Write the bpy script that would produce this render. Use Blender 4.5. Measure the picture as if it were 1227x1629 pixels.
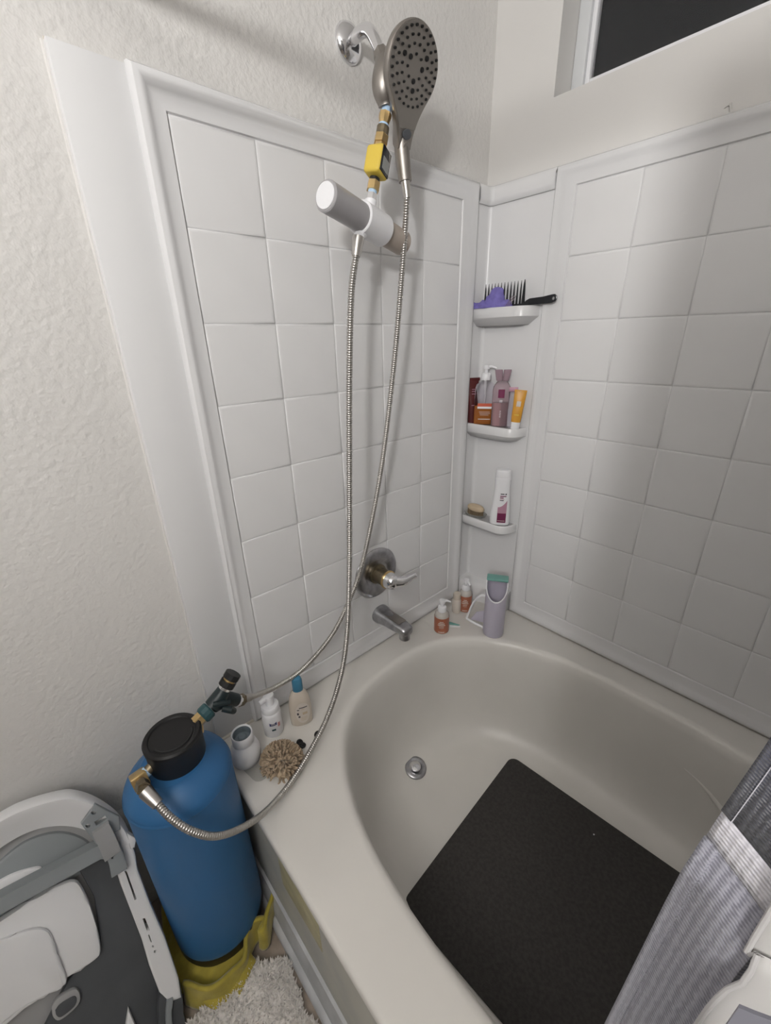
import bpy, bmesh, math, random
from mathutils import Vector, Matrix, noise
random.seed(7)
for o in list(bpy.data.objects):
    bpy.data.objects.remove(o)
SC = bpy.context.scene
COL = SC.collection
V = Vector

# ------------------------------------------------------------------ camera
FPX = 665.727
CAM = V((0.90504, -1.26290, 1.40768))
FWD = V((-0.68762, 0.61569, -0.38485)).normalized()
UPV = V((-0.27118, 0.27392, 0.92273))
RGT = FWD.cross(UPV).normalized()
UPV = RGT.cross(FWD).normalized()
cd = bpy.data.cameras.new('camera')
cam = bpy.data.objects.new('camera', cd)
COL.objects.link(cam)
cd.sensor_fit = 'VERTICAL'
cd.sensor_height = 24.0
cd.lens = 24.0 * FPX / 1629.0
cd.clip_start = 0.01
mw = Matrix((RGT, UPV, -FWD)).transposed().to_4x4()
mw.translation = CAM
cam.matrix_world = mw
SC.camera = cam

# ------------------------------------------------------------------ world, lights, exposure
W = bpy.data.worlds.new('night')
SC.world = W
W.use_nodes = True
W.node_tree.nodes['Background'].inputs['Color'].default_value = (0.55, 0.7, 1.0, 1)
W.node_tree.nodes['Background'].inputs['Strength'].default_value = 0.012
SC.view_settings.view_transform = 'Standard'
SC.view_settings.look = 'None'
SC.view_settings.gamma = 1.0
SC.view_settings.exposure = -0.10
LAMP_POS = V((1.57, -2.50, 1.93))
LAMP_POWER = 57.0
LAMP_R = 0.10
ld_ = bpy.data.lights.new('vanity_light_offscreen', 'AREA')
ld_.shape = 'ELLIPSE'
ld_.size = LAMP_R * 1.9
ld_.size_y = LAMP_R * 3.6
ld_.energy = LAMP_POWER
ld_.color = (1.0, 0.985, 0.97)
lo_ = bpy.data.objects.new('vanity_light_offscreen', ld_)
COL.objects.link(lo_)
lo_.location = LAMP_POS
lo_.rotation_euler = V((-0.45, 1.0, 1.30)).to_track_quat('-Z', 'Y').to_euler()


def at(px, py, ax, v):
    """point on the plane axis=v seen at a photo pixel"""
    d = FWD + RGT * ((px - 613.5) / FPX) - UPV * ((py - 814.5) / FPX)
    t = (v - CAM[ax]) / d[ax]
    return CAM + d * t


def at_plane(px, py, p0, n):
    d = FWD + RGT * ((px - 613.5) / FPX) - UPV * ((py - 814.5) / FPX)
    t = (p0 - CAM).dot(n) / d.dot(n)
    return CAM + d * t


# ------------------------------------------------------------------ materials
def mat(name, col, rough=0.5, metal=0.0, var=0.0, vscale=20.0, bump=0.0, bscale=60.0, bdist=0.002,
        trans=0.0, ior=1.45, coat=0.0, sss=0.0, emit=0.0, col2=None, detail=3.0, alpha=1.0, spec=0.5, sheen=0.0):
    m = bpy.data.materials.new(name)
    m.use_nodes = True
    nt = m.node_tree
    b = nt.nodes['Principled BSDF']
    b.inputs['Base Color'].default_value = (*col, 1)
    b.inputs['Roughness'].default_value = rough
    b.inputs['Metallic'].default_value = metal
    b.inputs['IOR'].default_value = ior
    b.inputs['Transmission Weight'].default_value = trans
    b.inputs['Coat Weight'].default_value = coat
    b.inputs['Specular IOR Level'].default_value = spec
    b.inputs['Sheen Weight'].default_value = sheen
    b.inputs['Alpha'].default_value = alpha
    if sss:
        b.inputs['Subsurface Weight'].default_value = sss
        b.inputs['Subsurface Radius'].default_value = (0.01, 0.008, 0.006)
    if emit:
        b.inputs['Emission Color'].default_value = (*col, 1)
        b.inputs['Emission Strength'].default_value = emit
    tc = nt.nodes.new('ShaderNodeTexCoord')
    if var or col2:
        n = nt.nodes.new('ShaderNodeTexNoise')
        n.inputs['Scale'].default_value = vscale
        n.inputs['Detail'].default_value = detail
        nt.links.new(tc.outputs['Object'], n.inputs['Vector'])
        r = nt.nodes.new('ShaderNodeValToRGB')
        c2 = col2 if col2 else tuple(min(1, c * (1 - var)) for c in col)
        r.color_ramp.elements[0].position = 0.35
        r.color_ramp.elements[1].position = 0.65
        r.color_ramp.elements[0].color = (*c2, 1)
        r.color_ramp.elements[1].color = (*col, 1)
        nt.links.new(n.outputs['Fac'], r.inputs['Fac'])
        nt.links.new(r.outputs['Color'], b.inputs['Base Color'])
    if bump:
        n2 = nt.nodes.new('ShaderNodeTexNoise')
        n2.inputs['Scale'].default_value = bscale
        n2.inputs['Detail'].default_value = 2.0
        nt.links.new(tc.outputs['Object'], n2.inputs['Vector'])
        bp = nt.nodes.new('ShaderNodeBump')
        bp.inputs['Strength'].default_value = bump
        bp.inputs['Distance'].default_value = bdist
        nt.links.new(n2.outputs['Fac'], bp.inputs['Height'])
        nt.links.new(bp.outputs['Normal'], b.inputs['Normal'])
    return m


M = {}
M['wall'] = mat('wall_paint', (0.69, 0.675, 0.655), 0.45, bump=0.6, bscale=85, bdist=0.004, var=0.03, vscale=3)
M['wall_s'] = mat('wall_paint_smooth', (0.69, 0.675, 0.655), 0.55, bump=0.12, bscale=60, bdist=0.003, var=0.03, vscale=3)
M['ceil'] = mat('ceiling_paint', (0.84, 0.825, 0.80), 0.7, bump=0.3, bscale=80, bdist=0.003)
M['acr'] = mat('acrylic_white', (0.715, 0.713, 0.72), 0.26, var=0.015, vscale=6)
M['tile'] = mat('acrylic_tile', (0.735, 0.732, 0.735), 0.3, var=0.02, vscale=8)
M['tub'] = mat('tub_acrylic', (0.72, 0.697, 0.658), 0.3, var=0.05, vscale=5)
M['caulk'] = mat('caulk', (0.66, 0.62, 0.55), 0.6, var=0.25, vscale=25)
M['trimw'] = mat('painted_trim', (0.52, 0.53, 0.54), 0.45, var=0.2, vscale=14)
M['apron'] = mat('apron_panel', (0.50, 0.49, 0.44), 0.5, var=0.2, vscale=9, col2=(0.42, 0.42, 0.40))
M['floor'] = mat('floor_vinyl', (0.34, 0.28, 0.23), 0.5, var=0.4, vscale=22, bump=0.1)
M['chrome'] = mat('chrome', (0.82, 0.82, 0.84), 0.12, 1.0)
M['chromed'] = mat('worn_chrome', (0.50, 0.50, 0.52), 0.3, 1.0, var=0.35, vscale=40)
M['nickel'] = mat('brushed_nickel', (0.36, 0.335, 0.31), 0.45, 1.0, var=0.08, vscale=50)
M['nickelf'] = mat('spray_face', (0.30, 0.28, 0.26), 0.45, 0.8)
M['steel'] = mat('hose_steel', (0.52, 0.50, 0.475), 0.33, 1.0)
M['brass'] = mat('brass', (0.80, 0.58, 0.28), 0.28, 1.0, var=0.15, vscale=60)
M['brassd'] = mat('aged_brass', (0.30, 0.25, 0.17), 0.4, 0.9, var=0.4, vscale=50)
M['ptfe'] = mat('thread_tape', (0.45, 0.62, 0.82), 0.5)
M['yel'] = mat('meter_yellow', (0.72, 0.53, 0.08), 0.42)
M['blk'] = mat('black_plastic', (0.010, 0.010, 0.011), 0.45, bump=0.05, bscale=120)
M['blkg'] = mat('black_gloss', (0.008, 0.009, 0.012), 0.2)
M['lcd'] = mat('lcd_grey', (0.27, 0.28, 0.27), 0.25)
M['whp'] = mat('white_plastic', (0.80, 0.80, 0.82), 0.35)
M['filtg'] = mat('filter_grey', (0.36, 0.35, 0.36), 0.3)
M['filtb'] = mat('filter_beige', (0.42, 0.36, 0.31), 0.4)
M['blue'] = mat('tank_blue', (0.032, 0.138, 0.32), 0.45, bump=0.08, bscale=150, bdist=0.001, var=0.06, vscale=8)
M['teald'] = mat('valve_green_black', (0.012, 0.022, 0.025), 0.4)
M['tealr'] = mat('valve_ring_teal', (0.025, 0.075, 0.085), 0.45)
M['yelc'] = mat('yellow_cloth', (0.42, 0.34, 0.05), 0.9, var=0.25, vscale=30, bump=0.5, bscale=300, bdist=0.001, sheen=0.3)
M['rug'] = mat('rug_white', (0.78, 0.74, 0.70), 0.95, var=0.12, vscale=20, bump=0.6, bscale=120, bdist=0.006, sheen=0.4)
M['btw'] = mat('basin_white', (0.74, 0.74, 0.75), 0.4)
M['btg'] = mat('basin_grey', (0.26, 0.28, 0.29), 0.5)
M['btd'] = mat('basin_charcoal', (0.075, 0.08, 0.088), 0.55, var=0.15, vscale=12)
M['btm'] = mat('basin_midgrey', (0.33, 0.33, 0.33), 0.55)
M['purple'] = mat('purple_cloth', (0.20, 0.17, 0.48), 0.9, bump=0.6, bscale=400, bdist=0.001, var=0.2, vscale=60)
M['clear'] = mat('clear_plastic', (0.92, 0.90, 0.94), 0.06, trans=1.0, ior=1.2)
M['amber'] = mat('amber_liquid', (0.62, 0.22, 0.05), 0.15, trans=0.25, ior=1.33)
M['pinkc'] = mat('pink_clear', (0.78, 0.66, 0.70), 0.08, trans=0.85, ior=1.2)
M['pinkl'] = mat('pink_liquid', (0.50, 0.31, 0.33), 0.15, trans=0.35, ior=1.33)
M['mauve'] = mat('mauve_cap', (0.42, 0.30, 0.35), 0.15, trans=0.3, ior=1.3)
M['red'] = mat('label_red', (0.55, 0.10, 0.05), 0.45)
M['ora'] = mat('tube_orange', (0.62, 0.30, 0.035), 0.35)
M['orab'] = mat('bottle_orange', (0.40, 0.135, 0.075), 0.3, var=0.08, vscale=40)
M['maroon'] = mat('maroon_tube', (0.105, 0.022, 0.022), 0.35, var=0.2, vscale=40)
M['magenta'] = mat('label_magenta', (0.17, 0.02, 0.075), 0.4)
M['pinkp'] = mat('label_pink', (0.46, 0.25, 0.33), 0.4)
M['ink'] = mat('label_ink', (0.06, 0.05, 0.06), 0.5)
M['inkb'] = mat('label_navy', (0.03, 0.04, 0.16), 0.4)
M['inkp'] = mat('label_rose', (0.55, 0.25, 0.25), 0.5)
M['lav'] = mat('jug_lavender', (0.52, 0.49, 0.58), 0.35)
M['tealp'] = mat('teal_plastic', (0.17, 0.37, 0.33), 0.45)
M['bluec'] = mat('cap_blue', (0.05, 0.20, 0.32), 0.35)
M['lot'] = mat('lotion_cream', (0.60, 0.53, 0.45), 0.25, sss=0.1)
M['labc'] = mat('label_cream', (0.62, 0.56, 0.50), 0.4)
M['jarg'] = mat('jar_clear_grey', (0.30, 0.36, 0.40), 0.15, trans=0.5, ior=1.3)
M['mitt'] = mat('mitt_tan', (0.50, 0.38, 0.26), 0.9, var=0.5, vscale=60, sheen=0.2)
M['wood'] = mat('brush_wood', (0.58, 0.46, 0.32), 0.5, var=0.12, vscale=30)
M['brist'] = mat('bristle', (0.20, 0.15, 0.09), 0.7)
M['dish'] = mat('dish_clear', (0.75, 0.75, 0.72), 0.12, trans=0.75, ior=1.2)
M['mat'] = mat('mat_grey', (0.055, 0.051, 0.048), 0.85, var=0.3, vscale=120, bump=0.5, bscale=400, bdist=0.002)
M['liner'] = mat('liner_white', (0.56, 0.55, 0.54), 0.45)
M['linerh'] = mat('liner_hem_white', (0.55, 0.54, 0.54), 0.5)
M['bclear'] = mat('bottle_frosted', (0.50, 0.47, 0.43), 0.25)
M['winf'] = mat('window_vinyl', (0.62, 0.63, 0.64), 0.4)
M['glass'] = mat('window_glass', (1, 1, 1), 0.02, trans=1.0, ior=1.2)
M['night'] = mat('insect_mesh', (0.05, 0.05, 0.052), 0.7, alpha=0.45)
M['globe'] = mat('lamp_diffuser', (0.9, 0.88, 0.84), 0.4)
M['wallr'] = mat('rear_paint_darkened', (0.34, 0.33, 0.32), 0.6, bump=0.3, bscale=95, bdist=0.004)  # unseen room walls, coloured darker to cut the bounce light


def curtain_mat(name, c1, c2, scale):
    m = mat(name, c1, 0.85, sheen=0.3)
    nt = m.node_tree
    b = nt.nodes['Principled BSDF']
    tc = nt.nodes['Texture Coordinate']
    mp = nt.nodes.new('ShaderNodeMapping')
    nt.links.new(tc.outputs['UV'], mp.inputs['Vector'])
    wv = nt.nodes.new('ShaderNodeTexWave')
    wv.wave_type = 'BANDS'
    wv.bands_direction = 'Y'
    wv.inputs['Scale'].default_value = scale
    wv.inputs['Distortion'].default_value = 0.6
    wv.inputs['Detail'].default_value = 1.0
    w2 = nt.nodes.new('ShaderNodeTexWave')
    w2.bands_direction = 'X'
    w2.inputs['Scale'].default_value = scale * 0.55
    w2.inputs['Distortion'].default_value = 3.0
    w2.inputs['Detail Scale'].default_value = 3.0
    nt.links.new(mp.outputs['Vector'], wv.inputs['Vector'])
    nt.links.new(mp.outputs['Vector'], w2.inputs['Vector'])
    mx = nt.nodes.new('ShaderNodeMath')
    mx.operation = 'MULTIPLY_ADD'
    mx.inputs[1].default_value = 0.6
    nt.links.new(wv.outputs['Fac'], mx.inputs[0])
    m2 = nt.nodes.new('ShaderNodeMath')
    m2.operation = 'MULTIPLY'
    m2.inputs[1].default_value = 0.55
    nt.links.new(w2.outputs['Fac'], m2.inputs[0])
    nt.links.new(m2.outputs[0], mx.inputs[2])
    r = nt.nodes.new('ShaderNodeValToRGB')
    r.color_ramp.elements[0].color = (*c2, 1)
    r.color_ramp.elements[1].color = (*c1, 1)
    r.color_ramp.elements[0].position = 0.25
    r.color_ramp.elements[1].position = 0.8
    nt.links.new(mx.outputs[0], r.inputs['Fac'])
    nt.links.new(r.outputs['Color'], b.inputs['Base Color'])
    bp = nt.nodes.new('ShaderNodeBump')
    bp.inputs['Strength'].default_value = 0.5
    bp.inputs['Distance'].default_value = 0.0015
    nt.links.new(mx.outputs[0], bp.inputs['Height'])
    nt.links.new(bp.outputs['Normal'], b.inputs['Normal'])
    return m


M['curt'] = curtain_mat('curtain_weave', (0.37, 0.37, 0.43), (0.19, 0.19, 0.23), 110)
M['curtd'] = curtain_mat('curtain_dark_weave', (0.095, 0.10, 0.135), (0.055, 0.058, 0.08), 160)
M['stripe'] = curtain_mat('curtain_stripe', (0.70, 0.69, 0.74), (0.58, 0.57, 0.63), 120)


# ------------------------------------------------------------------ geometry helpers: geo = (verts, faces)
def link(name, geo, m, parent=None, smooth=True, ang=38):
    me = bpy.data.meshes.new(name)
    me.from_pydata([tuple(v) for v in geo[0]], [], [tuple(f) for f in geo[1]])
    bm = bmesh.new()
    bm.from_mesh(me)
    bmesh.ops.recalc_face_normals(bm, faces=bm.faces)
    bm.to_mesh(me)
    bm.free()
    me.materials.append(M[m] if isinstance(m, str) else m)
    if smooth:
        me.shade_smooth()
        me.set_sharp_from_angle(angle=math.radians(ang))
    o = bpy.data.objects.new(name, me)
    COL.objects.link(o)
    if parent:
        o.parent = parent
    return o


def tag(o, label=None, cat=None, group=None, kind=None):
    if label:
        o['label'] = label
    if cat:
        o['category'] = cat
    if group:
        o['group'] = group
    if kind:
        o['kind'] = kind
    return o


def thing(name, loc, label, cat, group=None, mtx=None):
    e = bpy.data.objects.new(name, None)
    e.empty_display_size = 0.02
    COL.objects.link(e)
    if mtx is not None:
        e.matrix_world = mtx
    else:
        e.location = loc
    return tag(e, label, cat, group)


def xf(geo, m):
    return ([m @ V(v) for v in geo[0]], geo[1])


def mv(geo, x, y, z):
    return xf(geo, Matrix.Translation((x, y, z)))


def join(*gs):
    vs, fs = [], []
    for g in gs:
        n = len(vs)
        vs += [V(v) for v in g[0]]
        fs += [tuple(i + n for i in f) for f in g[1]]
    return vs, fs


def lathe(prof, seg=32, sx=1.0, sy=1.0):
    vs, fs = [], []
    rings = []
    for r, z in prof:
        if r <= 1e-6:
            vs.append(V((0, 0, z)))
            rings.append([len(vs) - 1])
        else:
            st = len(vs)
            for i in range(seg):
                a = 2 * math.pi * i / seg
                vs.append(V((r * sx * math.cos(a), r * sy * math.sin(a), z)))
            rings.append(list(range(st, st + seg)))
    for a, b in zip(rings, rings[1:]):
        if len(a) == 1 and len(b) == 1:
            continue
        for i in range(seg):
            j = (i + 1) % seg
            if len(a) == 1:
                fs.append((a[0], b[j], b[i]))
            elif len(b) == 1:
                fs.append((a[i], a[j], b[0]))
            else:
                fs.append((a[i], a[j], b[j], b[i]))
    return vs, fs


def catmull(pts, n):
    P = [V(p) for p in pts]
    P = [P[0] * 2 - P[1]] + P + [P[-1] * 2 - P[-2]]
    out = []
    for i in range(1, len(P) - 2):
        p0, p1, p2, p3 = P[i - 1:i + 3]
        for k in range(n):
            t = k / n
            out.append(0.5 * ((2 * p1) + (p2 - p0) * t + (2 * p0 - 5 * p1 + 4 * p2 - p3) * t * t + (3 * p1 - p0 - 3 * p2 + p3) * t ** 3))
    out.append(P[-2])
    return out


def resample(pts, step):
    out = [pts[0].copy()]
    acc = 0.0
    for a, b in zip(pts, pts[1:]):
        d = (b - a).length
        pos = 0.0
        while acc + (d - pos) >= step:
            pos += step - acc
            out.append(a.lerp(b, pos / d))
            acc = 0.0
        acc += d - pos
    if (out[-1] - pts[-1]).length > step * .3:
        out.append(pts[-1].copy())
    return out


def tube(pts, rad, seg=12, caps=True):
    pts = [V(p) for p in pts]
    n = len(pts)
    vs, fs = [], []
    t0 = (pts[1] - pts[0]).normalized()
    up = V((0, 0, 1)) if abs(t0.z) < 0.9 else V((1, 0, 0))
    nx = t0.cross(up).normalized()
    for i, p in enumerate(pts):
        t = (pts[min(i + 1, n - 1)] - pts[max(i - 1, 0)]).normalized()
        nx = (nx - t * nx.dot(t)).normalized()
        ny = t.cross(nx)
        r = rad(i / (n - 1)) if callable(rad) else (rad[i] if isinstance(rad, (list, tuple)) else rad)
        for k in range(seg):
            a = 2 * math.pi * k / seg
            vs.append(p + (nx * math.cos(a) + ny * math.sin(a)) * r)
    for i in range(n - 1):
        for k in range(seg):
            j = (k + 1) % seg
            fs.append((i * seg + k, i * seg + j, (i + 1) * seg + j, (i + 1) * seg + k))
    if caps:
        fs.append(tuple(range(seg - 1, -1, -1)))
        fs.append(tuple(range((n - 1) * seg, n * seg)))
    return vs, fs


def bm_geo(bm):
    bm.verts.index_update()
    g = ([v.co.copy() for v in bm.verts], [tuple(v.index for v in f.verts) for f in bm.faces])
    bm.free()
    return g


def rbox(sx, sy, sz, bev=0.003, seg=2, c=(0, 0, 0)):
    bm = bmesh.new()
    bmesh.ops.create_cube(bm, size=1.0)
    for v in bm.verts:
        v.co = V((v.co.x * sx + c[0], v.co.y * sy + c[1], v.co.z * sz + c[2]))
    if bev > 0:
        bmesh.ops.bevel(bm, geom=list(bm.edges), offset=bev, segments=seg, affect='EDGES', profile=0.5)
    return bm_geo(bm)


def box(x0, x1, y0, y1, z0, z1, bev=0.0, seg=2):
    return rbox(abs(x1 - x0), abs(y1 - y0), abs(z1 - z0), bev, seg, ((x0 + x1) / 2, (y0 + y1) / 2, (z0 + z1) / 2))


def prism(outline, h, bev=0.0, seg=2):
    """outline in xy, extruded 0..h along z, top and bottom edges bevelled"""
    bm = bmesh.new()
    vs = [bm.verts.new((p[0], p[1], 0)) for p in outline]
    f = bm.faces.new(vs)
    r = bmesh.ops.extrude_face_region(bm, geom=[f])
    up = [e for e in r['geom'] if isinstance(e, bmesh.types.BMVert)]
    for v in up:
        v.co.z += h
    if bev > 0:
        ed = [e for e in bm.edges if abs(e.verts[0].co.z - e.verts[1].co.z) < 1e-7]
        bmesh.ops.bevel(bm, geom=ed, offset=bev, segments=seg, affect='EDGES', profile=0.5)
    return bm_geo(bm)


def rrect(w, h, r, n=5):
    out = []
    for cx, cy, a0 in ((w / 2 - r, h / 2 - r, 0), (-w / 2 + r, h / 2 - r, 90), (-w / 2 + r, -h / 2 + r, 180), (w / 2 - r, -h / 2 + r, 270)):
        for k in range(n + 1):
            a = math.radians(a0 + 90 * k / n)
            out.append((cx + r * math.cos(a), cy + r * math.sin(a)))
    return out


def loft(outlines, cap=True):
    """list of (list of 3d points) rings of equal count"""
    vs, fs = [], []
    n = len(outlines[0])
    for r in outlines:
        vs += [V(p) for p in r]
    for i in range(len(outlines) - 1):
        for k in range(n):
            j = (k + 1) % n
            fs.append((i * n + k, i * n + j, (i + 1) * n + j, (i + 1) * n + k))
    if cap:
        fs.append(tuple(range(n - 1, -1, -1)))
        fs.append(tuple(range((len(outlines) - 1) * n, len(outlines) * n)))
    return vs, fs


def grid(nu, nv, fn):
    vs = [V(fn(i / nu, j / nv)) for j in range(nv + 1) for i in range(nu + 1)]
    fs = [(j * (nu + 1) + i, j * (nu + 1) + i + 1, (j + 1) * (nu + 1) + i + 1, (j + 1) * (nu + 1) + i) for j in range(nv) for i in range(nu)]
    return vs, fs


def solid(o, th, off=0.0):
    md = o.modifiers.new('thickness', 'SOLIDIFY')
    md.thickness = th
    md.offset = off
    return o


def frame_m(origin, zd, xh=(1, 0, 0)):
    z = V(zd).normalized()
    x = V(xh) - z * V(xh).dot(z)
    x.normalize()
    y = z.cross(x)
    m = Matrix((x, y, z)).transposed().to_4x4()
    m.translation = V(origin)
    return m


def sellipse(a, b, n, k=96, cx=0, cy=0):
    out = []
    for i in range(k):
        t = 2 * math.pi * i / k
        c, s = math.cos(t), math.sin(t)
        out.append((cx + a * math.copysign(abs(c) ** (2 / n), c), cy + b * math.copysign(abs(s) ** (2 / n), s)))
    return out


U = 0.16            # tile height in metres
DECK = 0.416        # height of the tub deck
TZ0, TZ1 = 0.48, 1.76   # bottom and top of the tile fields
XW, YW = -0.020, 0.007  # planes of the painted walls

# ------------------------------------------------------------------ the room
tag(link('floor', box(XW, 3.1, -2.75, 0.2, -0.06, 0.0), 'floor', smooth=False), kind='structure')
tag(link('ceiling', box(XW - .1, 3.1, -2.75, 0.2, 2.44, 2.5), 'ceil', smooth=False), kind='structure')
tag(link('wall_left', box(XW - .1, XW, -2.75, 0.2, 0, 2.44), 'wall', smooth=False), kind='structure')
tag(link('wall_rear', box(XW, 3.1, -2.75, -2.65, 0, 2.44), 'wallr', smooth=False), kind='structure')
tag(link('wall_right', box(3.0, 3.1, -2.65, 0.2, 0, 2.44), 'wallr', smooth=False), kind='structure')
tag(link('wall_alcove', box(1.545, 1.66, -1.12, YW, 0, 2.44), 'wall', smooth=False), kind='structure')
WX0, WX1, WZ0, WZ1 = 0.170, 1.15, 1.966, 2.36
back = join(box(XW, WX0, YW, YW + .13, 0, 2.44), box(WX1, 3.0, YW, YW + .13, 0, 2.44),
            box(WX0, WX1, YW, YW + .13, 0, WZ0), box(WX0, WX1, YW, YW + .13, WZ1, 2.44))
tag(link('wall_back', back, 'wall_s', smooth=False), kind='structure')
win = thing('window_1', (WX0, 0.1, WZ0), None, None)
tag(win, kind='structure')


def part(name, geo, m, root, **k):
    mwr = root.matrix_basis
    r = root.parent
    while r:
        mwr = r.matrix_basis @ mwr
        r = r.parent
    return link(name, xf(geo, mwr.inverted()), m, root, **k)


def ringframe(x0, x1, z0, z1, w, y0, y1):
    return join(box(x0, x0 + w, y0, y1, z0, z1, .003), box(x1 - w, x1, y0, y1, z0, z1, .003),
                box(x0 + w, x1 - w, y0, y1, z0, z0 + w, .003), box(x0 + w, x1 - w, y0, y1, z1 - w, z1, .003))


part('frame', ringframe(WX0 + .001, WX1 - .001, WZ0 + .001, WZ1 - .001, .032, .085, .125), 'winf', win)
part('sash', ringframe(WX0 + .033, WX1 - .033, WZ0 + .033, WZ1 - .033, .012, .093, .118), 'whp', win)
part('pane', box(WX0 + .04, WX1 - .04, .104, .108, WZ0 + .04, WZ1 - .04), 'glass', win, smooth=False)
part('insect_screen', box(WX0 + .036, WX1 - .036, .118, .121, WZ0 + .036, WZ1 - .036), 'night', win, smooth=False)


hk = thing('adhesive_hook', at(1161, 172, 1, YW), 'small white hook stub stuck on the window wall above the tile panel', 'hook')
h0_, h1_, h2_ = at(1163, 180, 1, YW), at(1163, 165, 1, YW), at(1152, 173, 1, YW)
part('stem', tube([h0_ + V((0, -.001, 0)), h1_ + V((0, -.002, 0))], .0022, 8), 'wall_s', hk)
part('tip', tube([h1_ + V((0, -.002, 0)), h2_ + V((0, -.001, 0))], [.0020, .0008], 8), 'wall_s', hk)

# ------------------------------------------------------------------ moulded tile surround
def map_left(u, v, h):
    return V((h, u, v))


def map_right(u, v, h):
    return V((u, -h, v))


PROF = [(0.0, -0.004), (0.001, 0.006), (0.005, 0.0125), (0.011, 0.0145), (0.017, 0.0125), (0.023, 0.0065), (0.030, 0.0035),
        (0.044, 0.003), (0.0475, 0.0025), (0.049, -0.001), (0.050, -0.0035)]


def moulding(mp, u0, u1, v0, v1, sc):
    rings = []
    for d, h in PROF:
        dl, dr, db, dt = [d * s / 0.05 for s in sc]
        rings.append([mp(u0 + dl, v0 + db, h), mp(u1 - dr, v0 + db, h), mp(u1 - dr, v1 - dt, h), mp(u0 + dl, v1 - dt, h)])
    return loft(rings, cap=False)


def tile_geo(mp, w, h):
    g = 0.0007
    rings = []
    for ins, hh in ((g, -0.002), (g, -0.0009), (g + .0015, 0.0), (g + .006, 0.0003)):
        a, b = w / 2 - ins, h / 2 - ins
        rings.append([mp(-a, -b, hh), mp(a, -b, hh), mp(a, b, hh), mp(-a, b, hh)])
    return loft(rings, cap=True)


def surround(name, mp, u0, cols, pw, frame, label):
    """frame = outer limits umin,umax,vmin,vmax"""
    fu0, fu1, fv0, fv1 = frame
    root = thing(name, (0, 0, 0), label, 'wall panel')
    u1 = u0 + cols * pw
    bk = loft([[mp(fu0, fv0, -.004), mp(fu1, fv0, -.004), mp(fu1, fv1, -.004), mp(fu0, fv1, -.004)],
               [mp(fu0, fv0, -.0016), mp(fu1, fv0, -.0016), mp(fu1, fv1, -.0016), mp(fu0, fv1, -.0016)]])
    link('backing', bk, 'acr', root, smooth=False)
    link('border_moulding', moulding(mp, fu0, fu1, fv0, fv1, (u0 - fu0, fu1 - u1, TZ0 - fv0, fv1 - TZ1)), 'acr', root)
    tg = tile_geo(mp, pw, U)
    first = None
    for c in range(cols):
        for r in range(8):
            loc = mp(u0 + (c + .5) * pw, TZ0 + (r + .5) * U, 0)
            if first is None:
                first = link('tile', tg, 'tile', root, ang=60)
                first.location = loc
            else:
                t = first.copy()
                COL.objects.link(t)
                t.parent = root
                t.location = loc
    return root


PW = 0.9830 * U
YL0 = -5.750 * U
sl = surround('shower_surround', map_left, YL0, 5, PW, (-6.075 * U, -0.405 * U, DECK, TZ1 + .33 * U),
              'white moulded square-tile panel on the shower head wall behind the hoses')
XR0 = 1.672 * U
sr = surround('shower_surround', map_right, XR0, 7, PW, (1.30 * U, XR0 + 7 * PW + .05, DECK, TZ1 + .33 * U),
              'white moulded square-tile panel on the window wall partly in curtain shadow')
# flat return strip at the outer edge of the left panel, with caulk line
st = thing('surround_edge_strip', (0, -6.38 * U, DECK), 'flat white vertical strip between textured wall and tile panel', 'wall panel')
part('strip', box(XW, -.003, -6.700 * U, -6.06 * U, DECK - .02, TZ1 + .315 * U, .002), mat('strip_satin', (.70, .70, .705), .5, spec=.3), st)
part('caulk_bead', tube([(XW + .002, -6.705 * U, DECK), (XW + .002, -6.705 * U, TZ1 + .315 * U)], .0035, 6), 'wall', st)
part('caulk_bead', tube([(XW + .004, -6.700 * U, TZ1 + .318 * U), (XW + .004, -6.06 * U, TZ1 + .325 * U)], .003, 6), 'caulk', st)

# corner shelf unit
cu = thing('corner_shelf_unit', (0.0, 0.0, DECK), 'white corner niche with three moulded shelves between the tile panels', 'shelf')


def lpath(off, rad, y0, x1, n=8):
    """L shaped plan line: along the left wall then along the back wall, offset inwards, filleted"""
    pts = [(off, y0)]
    cx, cy = off + rad, -off - rad
    for k in range(n + 1):
        a = math.radians(180 - 90 * k / n)
        pts.append((cx + rad * math.cos(a), cy + rad * math.sin(a)))
    pts.append((x1, -off))
    return pts


def lwall(prof, rad, y0, x1):
    vs, fs = [], []
    rows = [[(p[0], p[1], z) for p in lpath(off, rad, y0, x1)] for off, z in prof]
    n = len(rows[0])
    for r in rows:
        vs += [V(p) for p in r]
    for i in range(len(rows) - 1):
        for k in range(n - 1):
            fs.append((i * n + k, i * n + k + 1, (i + 1) * n + k + 1, (i + 1) * n + k))
    return vs, fs


CY0, CX1 = -0.42 * U, 1.31 * U
part('back_panel', lwall([(-.002, DECK - .01), (-.001, .6), (.001, 1.2), (.003, 1.80)], .012, CY0, CX1), 'acr', cu)
part('top_moulding', lwall([(-.002, TZ1 + .005), (.008, TZ1 + .003), (.013, TZ1 + .009), (.0145, TZ1 + .018), (.012, TZ1 + .040),
                            (.006, TZ1 + .050), (-.0, TZ1 + .054), (-.004, TZ1 + .054)], .012, CY0, CX1), 'acr', cu)


def shelf_outline(x1, yf, r):
    pts = [(-.002, .002), (-.002, yf + .004), (.004, yf)]
    for k in range(9):
        a = math.radians(-90 + 78 * k / 8)
        pts.append((x1 - r + r * math.cos(a), yf + r + r * math.sin(a)))
    pts += [(x1 + .006, .002)]
    return pts


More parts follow.
